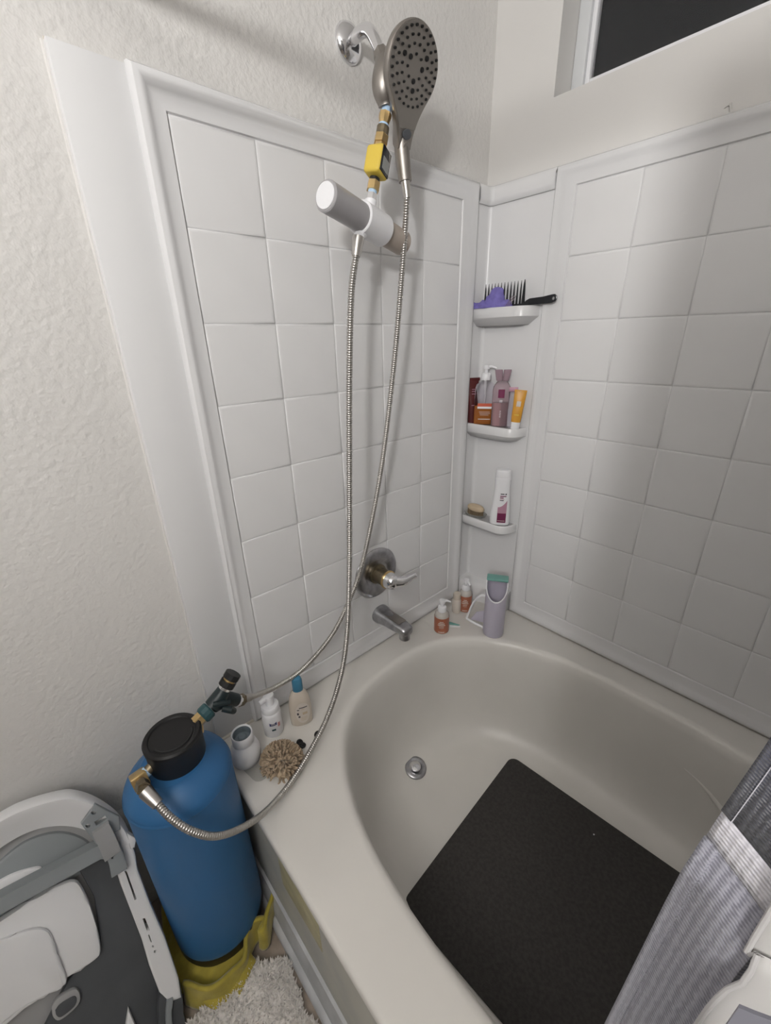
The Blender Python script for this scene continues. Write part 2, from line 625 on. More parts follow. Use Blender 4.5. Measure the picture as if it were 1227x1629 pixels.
for zt in (1.485, 1.126, 0.778):
    o_top = shelf_outline(.195, -.066, .042)
    o_bot = shelf_outline(.186, -.058, .04)
    o_low = shelf_outline(.165, -.038, .03)
    rings = [[(x, y, zt - .050) for x, y in o_low], [(x, y, zt - .034) for x, y in o_bot], [(x, y, zt - .028) for x, y in o_top],
             [(x, y, zt - .004) for x, y in o_top], [(x * .985 + .001, y * .96, zt) for x, y in o_top],
             [(x * .95 + .003, y * .88, zt) for x, y in o_top], [(x * .93 + .004, y * .84, zt - .003) for x, y in o_top]]
    part('shelf', loft(rings), 'acr', cu, ang=50)
# low rounded ledge where the niche meets the deck
led = []
for d, z in ((0.055, DECK - .004), (.05, DECK + .03), (.042, DECK + .055), (.028, DECK + .072), (.006, DECK + .080)):
    led.append([(-.002, .002, z), (-.002, -.064 - d * .0, z), (.006 + d * .2, -.064, z), (.03 + d * .5, -.03 - d * .6, z), (.10, -.012 - d * .55, z), (.205, -.008 - d * .45, z), (.205, .002, z)])
part('base_ledge', loft(led), 'acr', cu, ang=60)

# ------------------------------------------------------------------ bathtub
tub = thing('bathtub', (0.75, -0.53, 0.0), 'off-white built-in bathtub with oval basin and wide flat deck', 'bathtub')
TY0 = -6.785 * U
X0, X1, Y1 = XW + .002, 1.543, 0.0
CX, CY = 4.58 * U, -3.31 * U
AX, AY = 3.87 * U, 2.66 * U
NS = 128
ring_dirs = sellipse(1, 1, 2.5, NS)


def sring(a, b, z, n=2.5, dx=0.0):
    return [(CX + dx + p[0], CY + p[1], z) for p in sellipse(a, b, n, NS)]


def rectring(z, ins=0.0):
    out = []
    for p in ring_dirs:
        dx, dy = p[0] * AX, p[1] * AY
        L = math.hypot(dx, dy)
        dx, dy = dx / L, dy / L
        tx = ((X1 - ins - CX) / dx) if dx > 1e-9 else ((X0 + ins - CX) / dx if dx < -1e-9 else 1e9)
        ty = ((Y1 - ins - CY) / dy) if dy > 1e-9 else ((TY0 + ins - CY) / dy if dy < -1e-9 else 1e9)
        t = min(tx, ty)
        out.append((CX + dx * t, CY + dy * t, z))
    # snap nearest ring points to the four corners
    for cxx, cyy in ((X0 + ins, Y1 - ins), (X1 - ins, Y1 - ins), (X0 + ins, TY0 + ins), (X1 - ins, TY0 + ins)):
        i = min(range(NS), key=lambda k: (out[k][0] - cxx) ** 2 + (out[k][1] - cyy) ** 2)
        out[i] = (cxx, cyy, z)
    return out


TFZ = 0.040
rings = [rectring(DECK - .030, .002), rectring(DECK - .008, 0.0), rectring(DECK - .002, .003), rectring(DECK, .010)]
rings.append(sring(AX + .030, AY + .030, DECK + .0005))
rings.append(sring(AX + .016, AY + .016, DECK + .004))
rings.append(sring(AX + .004, AY + .004, DECK + .003))
rings.append(sring(AX - .005, AY - .005, DECK - .008))
rings.append(sring(AX - .012, AY - .010, DECK - .030))
for ia, ib, dz in ((.020, .016, .10), (.030, .024, .19), (.040, .033, .255), (.052, .043, .300), (.068, .057, .332), (.088, .075, .354), (.112, .097, .367), (.145, .127, .3735)):
    rings.append(sring(AX - ia, AY - ib, DECK - dz, 2.5))
rings.append(sring(AX - .20, AY - .175, TFZ + .0006, 2.45))
rings.append(sring(AX - .33, AY - .27, TFZ, 2.3))
rings.append(sring(AX * .12, AY * .12, TFZ - .002, 2.0))
basin_geo = loft(rings, cap=False)
part('basin', basin_geo, 'tub', tub, ang=70)
bottom = part('basin_floor', loft([sring(AX * .121, AY * .121, TFZ - .012, 2.0), sring(AX * .121, AY * .121, TFZ - .002, 2.0)]), 'tub', tub)
# drain
from mathutils.bvhtree import BVHTree
bvh = BVHTree.FromPolygons([tuple(v) for v in basin_geo[0]], basin_geo[1])
dr, dn_ = bvh.ray_cast(CAM, at(661, 1222, 2, .03) - CAM)[:2]
if dn_.z < 0:
    dn_ = -dn_
dmx = frame_m(dr + dn_ * .0078, dn_) @ Matrix.Scale(1.15, 4)
part('drain_flange', xf(lathe([(.0, -.0062), (.0175, -.0062), (.0190, .000), (.024, .0015), (.030, .001), (.0325, -.001), (.033, -.008)], 40), dmx), 'chromed', tub)
part('drain_stopper', xf(lathe([(.006, -.006), (.006, -.001), (.0135, .0005), (.0155, .003), (.0150, .0055), (.010, .0075), (.005, .008), (.0045, .010), (.0, .0105)], 32), dmx), 'chrome', tub)
# armrest ridge moulded in the back side of the basin
arm_pts = []
arm_r = [.0012, .004, .008, .012, .015, .016]
for (px_, py_), r_ in zip([(1088, 1222), (1108, 1240), (1130, 1264), (1152, 1294), (1172, 1332), (1188, 1372)], arm_r):
    hit, hn = bvh.ray_cast(CAM, at(px_, py_, 2, .03) - CAM)[:2]
    if hn.dot(CAM - hit) < 0:
        hn = -hn
    arm_pts.append(hit - hn * r_ * .55)
part('armrest_ridge', tube(arm_pts, arm_r, 16), 'tub', tub, ang=70)
# apron with baseboard
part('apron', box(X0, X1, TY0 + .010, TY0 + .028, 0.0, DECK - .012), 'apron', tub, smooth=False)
bb = thing('baseboard_tub', (0.75, TY0, 0), None, None)
tag(bb, kind='structure')
bprof = [(TY0 + .0098, 0.0), (TY0 - .006, 0.0), (TY0 - .006, .015), (TY0 - .0035, .052), (TY0 + .001, .062), (TY0 + .003, .082), (TY0 + .0098, .086)]
part('board', loft([[(x, y, z) for y, z in bprof] for x in (X0, X1)]), 'trimw', bb)
part('quarter_round', loft([[(x, TY0 - .006 - .014 * math.cos(a), .014 * math.sin(a)) for a in [k * math.pi / 12 for k in range(7)]] + [(x, TY0 - .006, 0)] for x in (X0, X1)]), 'trimw', bb)
part('apron_patch', box(.31, .47, TY0 + .0085, TY0 + .0105, .24, DECK - .03, .0008), mat('tape_yellowed', (.52, .48, .30), .5, var=.2, vscale=30), tub)
# caulk joints along the two walls
part('caulk_joint', tube([(-.001, -6.7 * U, DECK + .001), (-.001, -.41 * U, DECK + .001)], .005, 8), 'caulk', tub)
part('caulk_joint', tube([(1.30 * U, -.001, DECK + .001), (X1, -.001, DECK + .001)], .005, 8), 'caulk', tub)

# bath mat
mTL, mL, mB, mR = at(815, 1203, 2, TFZ + .006), at(637, 1437, 2, TFZ + .006), at(795, 1627, 2, TFZ + .006), at(1090, 1390, 2, TFZ + .006)
ex = ((mR - mTL).normalized() + (mB - mL).normalized()).normalized()
ey = V((-ex.y, ex.x, 0))
mw_ = (mTL - mL).length
ml_ = 0.72
mc = (mTL + mL) / 2 + ex * ml_ / 2
mm = Matrix((ex, ey, V((0, 0, 1)))).transposed().to_4x4()
mm.translation = V((mc.x, mc.y, TFZ + .0015))
bmat = link('bath_mat', prism(rrect(ml_, mw_, .028, 6), .007, .002), 'mat')
bmat.matrix_world = mm
tag(bmat, 'dark grey rectangular bath mat with rounded corners in the tub', 'bath mat')
lint = tag(link('lint_speck', mv(lathe([(0, 0), (.0018, .0008), (.002, .002), (0, .003)], 8), *at(945, 1328, 2, TFZ + .009)), 'whp'), 'tiny white speck lying on the dark grey bath mat', 'speck')

# ------------------------------------------------------------------ tub valve and spout
vc = at(598, 911, 0, 0.0)
va = thing('tub_valve', (0.0, vc.y, vc.z), 'round grey metal valve plate with lever handle on tile wall', 'faucet')
fx = frame_m((0.0015, vc.y, vc.z), (1, 0, 0), (0, 1, 0))     # local z = out of the wall
part('escutcheon', xf(lathe([(.087, -.003), (.087, .002), (.083, .007), (.070, .011), (.052, .011), (.048, .008), (.040, .006), (.0, .006)], 56), fx), 'chromed', va)
part('sleeve', xf(lathe([(.033, .004), (.033, .012), (.027, .014), (.0265, .052), (.029, .053), (.029, .056), (.0, .056)], 40), fx), 'brassd', va)
part('retaining_ring', xf(lathe([(.0265, .0555), (.030, .056), (.030, .059), (.026, .0595)], 40), fx), 'brass', va)
hub = part('handle_hub', xf(lathe([(.0, .058), (.026, .058), (.027, .064), (.025, .076), (.021, .088), (.012, .095), (.0, .097)], 40), fx), 'chrome', va)
# lever sweeping out sideways towards the corner
h0 = V((.078, vc.y + .002, vc.z))
h1 = at(662, 914, 0, .105)
lp = catmull([h0, h0.lerp(h1, .35) + V((.008, 0, -.004)), h0.lerp(h1, .7) + V((.003, 0, -.003)), h1], 8)
part('lever', tube(lp, lambda t: (.0115 * (1 - t) ** 2 + .0085 + .002 * math.sin(math.pi * t)) if t < .96 else .006, 16), 'chrome', hub)
part('screw', xf(mv(lathe([(0, .013), (.004, .013), (.004, .0115)], 12), .036, -.048, -.004), fx), 'brassd', va)

sb = at(604, 975, 0, 0.0)
sp = thing('tub_spout', (0.0, sb.y, sb.z), 'grey metal tub spout below the valve plate', 'faucet')
sec = []
for x, w, zt_, zb, n in ((-.002, .033, .030, -.030, 2.2), (.004, .034, .031, -.031, 2.2), (.018, .033, .029, -.029, 2.4), (.026, .030, .026, -.026, 2.5),
                         (.06, .028, .024, -.020, 2.6), (.10, .026, .021, -.016, 2.8), (.128, .024, .018, -.015, 2.6), (.138, .021, .014, -.014, 2.4), (.1435, .014, .008, -.010, 2.2)):
    cz, hh = (zt_ + zb) / 2, (zt_ - zb) / 2
    sec.append([(x, sb.y + p[0], sb.z + cz + p[1]) for p in sellipse(w, hh, n, 32)])
part('body', loft(sec), 'chromed', sp, ang=50)
part('nozzle', mv(lathe([(.0, -.036), (.0155, -.036), (.0175, -.034), (.0175, -.012), (.0, -.012)], 28), .122, sb.y, sb.z), 'chromed', sp)
part('diverter_plate', box(.03, .112, sb.y - .017, sb.y + .017, sb.z + .0185, sb.z + .0235, .003), 'nickel', sp)

# ------------------------------------------------------------------ shower arm, diverter, meter, filter
fl = at(556, 68, 0, XW + .004)
ar = thing('shower_pipe', (XW, fl.y, fl.z), 'chrome bent shower pipe with round wall flange', 'shower pipe')
ff = frame_m((XW, fl.y, fl.z), (1, 0, 0), (0, 1, 0))
part('flange', xf(lathe([(.034, -.002), (.0345, .002), (.031, .008), (.024, .013), (.014, .016), (.0, .017)], 48), ff), 'chrome', ar)
a_end = at(607, 88, 0, .102)
apts = catmull([(XW + .01, fl.y, fl.z), (.02, fl.y, fl.z + .002), (.048, fl.y - .004, fl.z - .006), (.072, (fl.y + a_end.y) / 2, fl.z - .028), a_end], 8)
part('pipe', tube(apts, .0112, 20), 'chrome', ar)
ad = (apts[-1] - apts[-4]).normalized()
part('thread_tape_ring', xf(lathe([(.0112, -.003), (.0125, -.002), (.0125, .002), (.0112, .003)], 24), frame_m(a_end - ad * .006, ad)), 'whp', ar)

# diverter / holder block
dv = thing('shower_diverter', a_end, 'dark nickel diverter bracket hung from the chrome shower arm', 'diverter')
d_c = at(610, 142, 0, .118)
part('inlet_nut', tube([a_end - ad * .004, a_end + ad * .016], .0155, 8), 'nickel', dv, ang=30)
part('body', tube(catmull([a_end + ad * .012, a_end.lerp(d_c, .55) + V((.006, 0, 0)), d_c, at(614, 168, 0, .118)], 8), lambda t: .015 + .008 * math.sin(math.pi * min(1, t * 1.05)), 24), 'nickel', dv)
# cradle that carries the hand shower
disc_c = at(656, 108, 0, .165)
nrm = V((.91, -.06, -.33)).normalized()
cr0 = a_end.lerp(d_c, .5)
part('cradle', tube([cr0, cr0.lerp(disc_c - nrm * .02, .6), disc_c - nrm * .022], [.014, .013, .016], 20), 'nickel', dv)

# hand shower: local z = spray direction, local y = up towards top of disc
hs = thing('hand_shower', disc_c, 'brushed nickel hand shower with round perforated face and long handle', 'shower head')
hend = at(645, 289, 0, .128)
dn = (hend - disc_c)
dn = (dn - nrm * dn.dot(nrm)).normalized()
hm = Matrix((nrm.cross(-dn) * -1, -dn, nrm)).transposed().to_4x4()
xr = (-dn).cross(nrm)
hm = Matrix((xr, -dn, nrm)).transposed().to_4x4()
hm.translation = disc_c
RD = .0625


NECK = .118        # distance from disc centre to where the neck has become the handle
NW = .0165


def hs_half(y):
    """half width of the head at height y"""
    if y > -.035:
        return math.sqrt(max(0.0, RD * RD - y * y))
    w0 = math.sqrt(RD * RD - .035 ** 2)
    t = (-y - .035) / (NECK - .035)
    sm = t * t * (3 - 2 * t)
    lin = w0 - (w0 - NW) * (1 - (1 - t) ** 1.7)
    return lin * (1 - .25 * sm) + NW * .25 * sm


def hs_outline(s, ymin=-NECK, k=28):
    ys = [RD * math.cos(math.pi * i / k * .5) for i in range(k + 1)]
    ys = [RD * math.cos(math.pi * (i / 18) * .66) for i in range(18)]
    y0 = ys[-1]
    ys += [y0 + (ymin - y0) * (i + 1) / 12 for i in range(12)]
    R = [(hs_half(y), y) for y in ys]
    out = R + [(-x, y) for x, y in reversed(R[1:])]
    return [(x * s, y * (s if y > 0 else 1 - (1 - s) * .5)) for x, y in out]


hb = []
for s, z in ((.45, -.027), (.72, -.024), (.9, -.017), (.98, -.009), (1.0, -.002), (.995, .002), (.965, .0045)):
    hb.append([hm @ V((p[0], p[1], z)) for p in hs_outline(s)])
part('head_shell', loft(hb), 'nickel', hs, ang=50)
sf = part('spray_face', loft([[hm @ V((p[0], p[1], z)) for p in hs_outline(s, -.088)] for s, z in ((.955, .003), (.945, .0062), (.6, .0072), (.1, .0075))]), 'nickelf', hs, ang=50)
nz_small = lathe([(.0, .004), (.0019, .004), (.0024, .0), (.0024, -.001)], 8)
nz_big = lathe([(.0, .0035), (.0036, .0035), (.0044, .0), (.0044, -.001)], 12)
zf = .0072
spots = []
for k in range(28):
    a = 2 * math.pi * (k + .5) / 28
    spots.append((.0535 * math.cos(a), .0535 * math.sin(a), 0))
for k in range(20):
    a = 2 * math.pi * k / 20
    spots.append((.0425 * math.cos(a), .0425 * math.sin(a), 0))
for k in range(15):
    a = 2 * math.pi * (k + .3) / 15
    if k % 5 in (1, 2):
        spots.append((.031 * math.cos(a), .031 * math.sin(a), 1 if k % 5 == 1 else 0))
    else:
        spots.append((.031 * math.cos(a), .031 * math.sin(a), 0))
for k in range(8):
    a = 2 * math.pi * k / 8
    spots.append((.018 * math.cos(a), .018 * math.sin(a), 1 if k % 3 == 0 else 0))
n_s = n_b = None
for x, y, bg in spots:
    g = nz_big if bg else nz_small
    src = n_b if bg else n_s
    m4 = hm @ Matrix.Translation((x, y, zf - .0006))
    if src is None:
        src = link('nozzle', g, 'blk', sf)
        if bg:
            n_b = src
        else:
            n_s = src
        o = src
    else:
        o = src.copy()
        COL.objects.link(o)
        o.parent = sf
    o.matrix_local = Matrix.Translation(-disc_c) @ m4
# handle
nk = hm @ V((0, -NECK + .012, -.008))
hp = catmull([hm @ V((0, -NECK * .72, -.010)), nk, nk.lerp(hend, .5) - nrm * .001, hend], 10)
part('handle', tube(hp, lambda t: .0150 + .0012 * math.sin(math.pi * t) - .001 * t, 28), 'nickel', hs)
btn = mv(prism(sellipse(.011, .0085, 2, 24), .004, .001), 0, -.094, .0050)
part('mode_button', xf(btn, hm), 'btd', hs)
part('mode_button', xf(mv(prism(sellipse(.009, .011, 2, 24), .004, .001), 0.001, -.1165, .0065), hm), 'nickelf', hs)
hd = (hend - hp[-6]).normalized()
part('handle_ferrule', tube([hend - hd * .004, hend + hd * .006, hend + hd * .03], [.0105, .0095, .0075], 20), 'steel', hs)

# line of fittings down to the filter
fm = thing('water_meter', at(615, 180, 0, .118), 'yellow digital flow meter with brass fittings hanging below the shower head', 'flow meter')
f0, f1 = at(615, 172, 0, .118), at(590, 322, 0, .122)


def fit(t):
    return f0.lerp(f1, t)


def nut(a, b, r, sides=6):
    return tube([fit(a), fit(b)], r, sides)


part('thread_tape_ring', tube([fit(0.0), fit(.08)], .0092, 20), 'ptfe', fm)
part('brass_adapter', tube([fit(.06), fit(.10), fit(.18)], [.0125, .0125, .009], 8), 'brass', fm, ang=25)
part('thread_tape_ring', tube([fit(.17), fit(.205)], .0098, 20), 'ptfe', fm)
part('dark_coupling', nut(.20, .30, .0125, 12), 'brassd', fm, ang=25)
part('brass_nut', nut(.29, .375, .0145, 6), 'brass', fm, ang=20)
part('brass_nut', nut(.365, .44, .0125, 6), 'brass', fm, ang=20)
fdir = (f1 - f0).normalized()
mmx = frame_m(fit(.575), fdir, (0, 1, 0))
# meter case: local z along pipe, screen faces +x (out of the wall) and a little towards the corner
scr = (V((.93, .36, 0)) - fdir * V((.93, .36, 0)).dot(fdir)).normalized()
mmx = Matrix((scr.cross(fdir) * -1, scr, fdir)).transposed().to_4x4()
mmx.translation = fit(.575)
part('meter_case', xf(rbox(.040, .038, .050, .006, 3), mmx), 'yel', fm)
face = part('display_bezel', xf(rbox(.034, .003, .044, .0012, 2, (0, .019, 0)), mmx), 'blkg', fm)
part('lcd', xf(rbox(.025, .001, .022, .0004, 1, (0, .0206, .006)), mmx), 'lcd', face)
part('rubber_washer', nut(.74, .785, .0105, 24), 'blk', fm)
part('brass_nut', nut(.78, .875, .0135, 6), 'brass', fm, ang=20)
part('thread_tape_ring', nut(.87, .915, .0092, 20), 'ptfe', fm)
part('chrome_nut', nut(.91, .99, .0112, 6), 'chrome', fm, ang=20)

# inline filter
flt = thing('shower_filter', fit(1.0), 'white and grey cylindrical inline shower filter under the yellow meter', 'filter')
fe0 = at(518, 311, 0, .150)
fe1 = at(640, 387, 0, .090)
fa = (fe1 - fe0).normalized()
FL = (fe1 - fe0).length


def fcyl(a, b, r0, r1=None, e=.002, seg=40):
    r1 = r1 or r0
    p = [fe0 + fa * (a * FL), fe0 + fa * (a * FL + e), fe0 + fa * (b * FL - e), fe0 + fa * (b * FL)]
    return tube(p, [r0 - e, r0, r1, r1 - e], seg)


RF = .0265
part('grey_cartridge', fcyl(.0, .48, RF), 'filtg', flt)
part('white_end_cap', fcyl(-.008, .02, RF - .0045, e=.0006), 'whp', flt)
part('white_collar', fcyl(.385, .69, RF + .0045), 'whp', flt)
part('beige_cartridge', fcyl(.66, 1.0, RF - .001), 'filtb', flt)
fcn = fe0 + fa * FL * .54
part('inlet_boss', tube([fit(1.0) - fdir * .003, fit(1.0) + fdir * .008, fcn], [.012, .012, .014], 24), 'whp', flt)
hose1_top = at(571, 376, 0, .128)
odir = (hose1_top - fcn).normalized()
part('outlet_boss', tube([fcn + odir * .02, hose1_top - odir * .002], [.012, .0105], 24), 'whp', flt)


# ------------------------------------------------------------------ hoses
def corrugated(pts, r, period=.0050):
    P = resample(catmull(pts, 14), period / 4)
    n = len(P)
    rad = [r * (1.0, .985, .84, .985)[i % 4] for i in range(n)]
    return tube(P, rad, 10)


HP1 = [(570, 380, .128), (566, 410, .130), (559, 470, .132), (556, 600, .136), (556, 760, .142), (556, 900, .150), (552, 1010, .158), (541, 1080, .168),
       (517, 1150, .190), (474, 1228, .232), (432, 1282, .272), (390, 1314, .298), (345, 1330, .310), (305, 1322, .300), (272, 1301, .272), (248, 1276, .240)]
p1 = [at(*q[:2], 0, q[2]) for q in HP1]
ho1 = thing('metal_hose', p1[0], 'corrugated steel hose from the filter looping down to the brass elbow on tank', 'hose')
part('hose', corrugated(p1, .0070), 'steel', ho1)
d1 = (p1[1] - p1[0]).normalized()
part('ferrule', tube([p1[0] - d1 * .003, p1[0] + d1 * .008, p1[0] + d1 * .034], [.0125, .0122, .0088], 20), 'steel', ho1)
d2 = (p1[-1] - p1[-2]).normalized()
part('ferrule', tube([p1[-1] - d2 * .006, p1[-1] + d2 * .026, p1[-1] + d2 * .030], [.0098, .0125, .012], 20), 'steel', ho1)
HP2 = [(646, 312, .122), (645, 360, .118), (640, 430, .112), (629, 560, .102), (613, 700, .088), (599, 790, .078), (577, 895, .072), (556, 955, .070),
       (527, 1012, .074), (482, 1064, .086), (440, 1092, .102), (405, 1107, .116), (392, 1111, .122)]
p2 = [at(*q[:2], 0, q[2]) for q in HP2]
p2[0] = hend + hd * .026
ho2 = thing('metal_hose', p2[0], 'corrugated steel hose from the hand shower handle to the black splitter valve', 'hose')
part('hose', corrugated(p2, .0068), 'steel', ho2)
d3 = (p2[-1] - p2[-2]).normalized()
part('ferrule', tube([p2[-1] - d3 * .012, p2[-1] + d3 * .012], [.0092, .0092], 20), 'steel', ho2)
ynut = p2[-1] + d3 * .012
part('end_nut', tube([ynut - d3 * .003, ynut + d3 * .012], .0135, 6), 'brassd', ho2, ang=20)

# ------------------------------------------------------------------ blue tank
TKX, TKY, TKR = .152, -1.193, .1045
tk = thing('water_softener_tank', (TKX, TKY, 0), 'blue plastic cylindrical softener tank with black screw lid beside the tub', 'tank')
TB = .012
part('body', mv(lathe([(0, .03), (.090, .03), (.099, .038), (TKR - .001, .055), (TKR, .07), (TKR, .548), (TKR - .0015, .556), (.098, .566), (.078, .584), (.066, .592), (.062, .600), (.0, .601)], 72), TKX, TKY, TB), 'blue', tk, ang=50)
part('seam_ring', mv(lathe([(TKR - .001, .544), (TKR + .0012, .548), (TKR - .0005, .553)], 72), TKX, TKY, TB), 'blue', tk)
part('base_boot', mv(lathe([(0, 0), (.088, 0), (.097, .006), (.1035, .03), (.1030, .060), (.098, .063), (.09, .045)], 64), TKX, TKY, TB), 'blk', tk)
LX, LY = TKX, TKY + .009
lid = part('screw_lid', mv(lathe([(.052, .590), (.0535, .597), (.0535, .648), (.0552, .652), (.0552, .660), (.052, .664), (.046, .6625), (.044, .6595), (.03, .659), (.0, .6595)], 64), LX, LY, TB), 'blk', tk, ang=35)
part('lid_ridge', tube([V((LX + .038 * math.cos(a), LY + .038 * math.sin(a), TB + .6595)) for a in [math.radians(-75 + k * 8) for k in range(20)]], .0022, 8), 'blk', lid)
# brass elbow on the left side
eb = at(222, 1240, 0, .168)
lidc = V((LX, LY, TB + .625))
edr = (eb - lidc)
edr.z = 0
edr.normalize()
el_in = lidc + edr * .050
elb = thing('brass_elbow', eb, 'square brass elbow fitting on the tank lid joining the steel hose', 'fitting')
part('nipple', tube([el_in, el_in.lerp(eb, .8)], .0095, 16), 'brassd', elb)
part('thread_tape_ring', tube([el_in.lerp(eb, .35), el_in.lerp(eb, .6)], .0108, 20), 'ptfe', elb)
oel = (p1[-1] + d2 * .030)
od = (oel - eb).normalized()
part('elbow_block', xf(rbox(.028, .028, .028, .003, 2), frame_m(eb, od, edr)), 'brass', elb)
part('outlet_nipple', tube([eb, oel - od * .0], .0088, 16), 'brassd', elb)
part('outlet_nut', tube([eb.lerp(oel, .45), eb.lerp(oel, .9)], .0125, 6), 'brassd', elb, ang=20)
# splitter valve on the right side
yb = at(345, 1116, 0, .140)
sv = thing('splitter_valve', yb, 'black Y splitter valve with brass inlet on the tank lid', 'valve')
b0 = at(314, 1148, 0, .147)
bd = (yb - b0).normalized()
s_in = lidc + V((-.004, .048, 0))
part('brass_inlet', tube(catmull([s_in, s_in.lerp(b0, .6), b0, b0 + bd * .016], 5), .0105, 16), 'brass', sv)
part('brass_hex', tube([b0 - bd * .004, b0 + bd * .012], .0145, 6), 'brass', sv, ang=20)
part('swivel_ring', tube([b0 + bd * .012, b0 + bd * .016, b0 + bd * .030, b0 + bd * .033], [.016, .0185, .0185, .016], 14), 'tealr', sv, ang=25)
ycap = at(371, 1072, 0, .140)
yd = (ycap - yb).normalized()
part('upper_branch', tube([yb - bd * .012, yb + yd * .016, yb + yd * .030], [.018, .0165, .0142], 20), 'teald', sv)
part('metal_thread', tube([yb + yd * .028, yb + yd * .040], .0135, 20), 'chrome', sv)
part('black_end_cap', tube([yb + yd * .037, yb + yd * .050], .0175, 14), 'blk', sv, ang=25)
part('brass_thread', tube([yb + yd * .049, yb + yd * .056], .0135, 20), 'brass', sv)
part('black_end_cap', tube([yb + yd * .055, yb + yd * .068], .0175, 14), 'blk', sv, ang=25)
yb2 = yb + bd * .012
ld = (ynut + d3 * .010 - yb2)
part('lower_branch', tube([yb - bd * .006, yb2 + ld * .35, yb2 + ld * .82], [.018, .016, .0145], 20), 'teald', sv)
part('white_washer', tube([yb2 + ld * .80, yb2 + ld * 1.0], .0125, 20), 'whp', sv)
side = bd.cross(V((0, 0, 1))).normalized()
lv0 = yb + V((.016, .004, -.010))
part('toggle_lever', tube([lv0, lv0 + V((.008, .012, -.006)), at(372, 1131, 0, .158)], [.0075, .0085, .007], 12), 'teald', sv)
part('toggle_lever', tube([yb + V((.014, -.012, .012)), yb + V((.020, .004, .008)), yb + V((.022, .020, .0))], [.005, .0065, .005], 12), 'teald', sv)


# ------------------------------------------------------------------ yellow cloth and rug on the floor
def ribbon(path, h0, h1, thick, name, m, root=None, lean=(0, 0, 0)):
    pts = resample(catmull(path, 8), .006)
    n = len(pts)
    L = V(lean)
    geo = grid(n - 1, 8, lambda u, v: pts[min(n - 1, int(round(u * (n - 1))))] + V((0, 0, h0 + (h1 - h0) * v)) + L * v + V((.003 * math.sin(u * 31 + v * 3), .003 * math.cos(u * 23), 0)))
    return geo


cl = thing('cleaning_cloth', (TKX + .06, TKY - .05, 0), 'crumpled yellow cleaning cloth wrapped around the base of the tank', 'cloth')
cps = [at(290, 1588, 2, .03), at(325, 1592, 2, .03), at(360, 1578, 2, .03), at(388, 1548, 2, .03), at(395, 1510, 2, .035), at(404, 1488, 2, .04), at(420, 1482, 2, .04),
       at(412, 1500, 2, .035), at(424, 1492, 2, .04), at(432, 1450, 2, .045), at(438, 1430, 2, .05), at(452, 1452, 2, .045), at(462, 1482, 2, .035)]
o = part('folded_edge', ribbon(cps, -.030, .030, .004, 'x', 'yelc', lean=(-.012, .008, 0)), 'yelc', cl)
solid(o, .009, 0)


def clothz(x, y):
    return .010 + .010 * noise.noise(V((x * 22, y * 22, 3))) + .004 * noise.noise(V((x * 60, y * 60, 1)))


def cloth_fn(u, v):
    a = math.radians(-165 + 175 * u)
    r = .088 + (.072 + .018 * math.sin(u * 17)) * v
    x, y = TKX + .0 + r * math.cos(a), TKY + r * math.sin(a)
    y = min(y, TY0 - .024)
    return (x, y, .012 + clothz(x, y) + .012 * (1 - v))


o = part('spread', grid(60, 14, cloth_fn), 'yelc', cl)
solid(o, .004, 0)

rg = thing('bath_rug', (.36, -1.27, 0), 'white shaggy bath rug on the floor in front of the tub', 'rug')


def rug_edge(x):
    return TY0 - .030 + .006 * math.sin(x * 40) + .004 * math.sin(x * 97)


def rug_fn(u, v):
    x = .275 + .75 * u
    yt = rug_edge(x) - (.05 * max(0, (.33 - x) / .05))
    y = yt + (-1.75 - yt) * v
    e = min(1, min(u, 1 - u) * 20, min(v, 1 - v) * 20)
    return (x, y, .004 + .020 * e ** .5 + .009 * noise.noise(V((x * 30, y * 30, 0))) * e + .004 * noise.noise(V((x * 75, y * 75, 0))) * e)


part('rug_base', grid(70, 70, rug_fn), 'rug', rg)
vs, fs = [], []
for k in range(14000):
    u, v = random.random() * .55, random.random() * .6
    p = V(rug_fn(u, v))
    a = random.random() * 6.28
    h = .004 + .005 * random.random()
    tip = p + V((.007 * math.cos(a * 3), .007 * math.sin(a * 3), h))
    w = .0030
    n = len(vs)
    vs += [p + V((w * math.cos(a), w * math.sin(a), -.003)), p + V((w * math.cos(a + 2.1), w * math.sin(a + 2.1), -.003)), p + V((w * math.cos(a + 4.2), w * math.sin(a + 4.2), -.003)), tip]
    fs += [(n, n + 1, n + 3), (n + 1, n + 2, n + 3), (n + 2, n, n + 3)]
tag(part('rug_pile', (vs, fs), 'rug', rg), kind='stuff')

# ------------------------------------------------------------------ folding infant tub leaning on the left wall
PB = V((.272, -1.315, .0))
vdir = V((-.262, 0, .60)).normalized()
udir = V((0, -1, 0))
wdir = V((vdir.z, 0, -vdir.x))
bt = thing('folding_infant_tub', PB, 'grey and white folding infant bathtub leaning against the left wall', 'infant tub')


def bl(px, py, d=0.0):
    """photo pixel to local u,v on the tub's tilted face raised by d"""
    p = at_plane(px, py, PB + wdir * d, wdir) - PB
    return (p.dot(udir), p.dot(vdir))


def bw(u, v, w):
    return PB + udir * u + vdir * v + wdir * w


def cut(o, cutters, flat=True):
    """cut holes through a part; cutters are objects under the same parent, removed afterwards"""
    for c in cutters:
        md = o.modifiers.new('hole', 'BOOLEAN')
        md.operation = 'DIFFERENCE'
        md.solver = 'EXACT'
        md.object = c
    bpy.context.view_layer.update()
    me = bpy.data.meshes.new_from_object(o.evaluated_get(bpy.context.evaluated_depsgraph_get()))
    o.modifiers.clear()
    o.data = me
    if flat:
        me.shade_flat()
    else:
        me.shade_smooth()
        me.set_sharp_from_angle(angle=math.radians(35))
    for c in cutters:
        bpy.data.objects.remove(c)


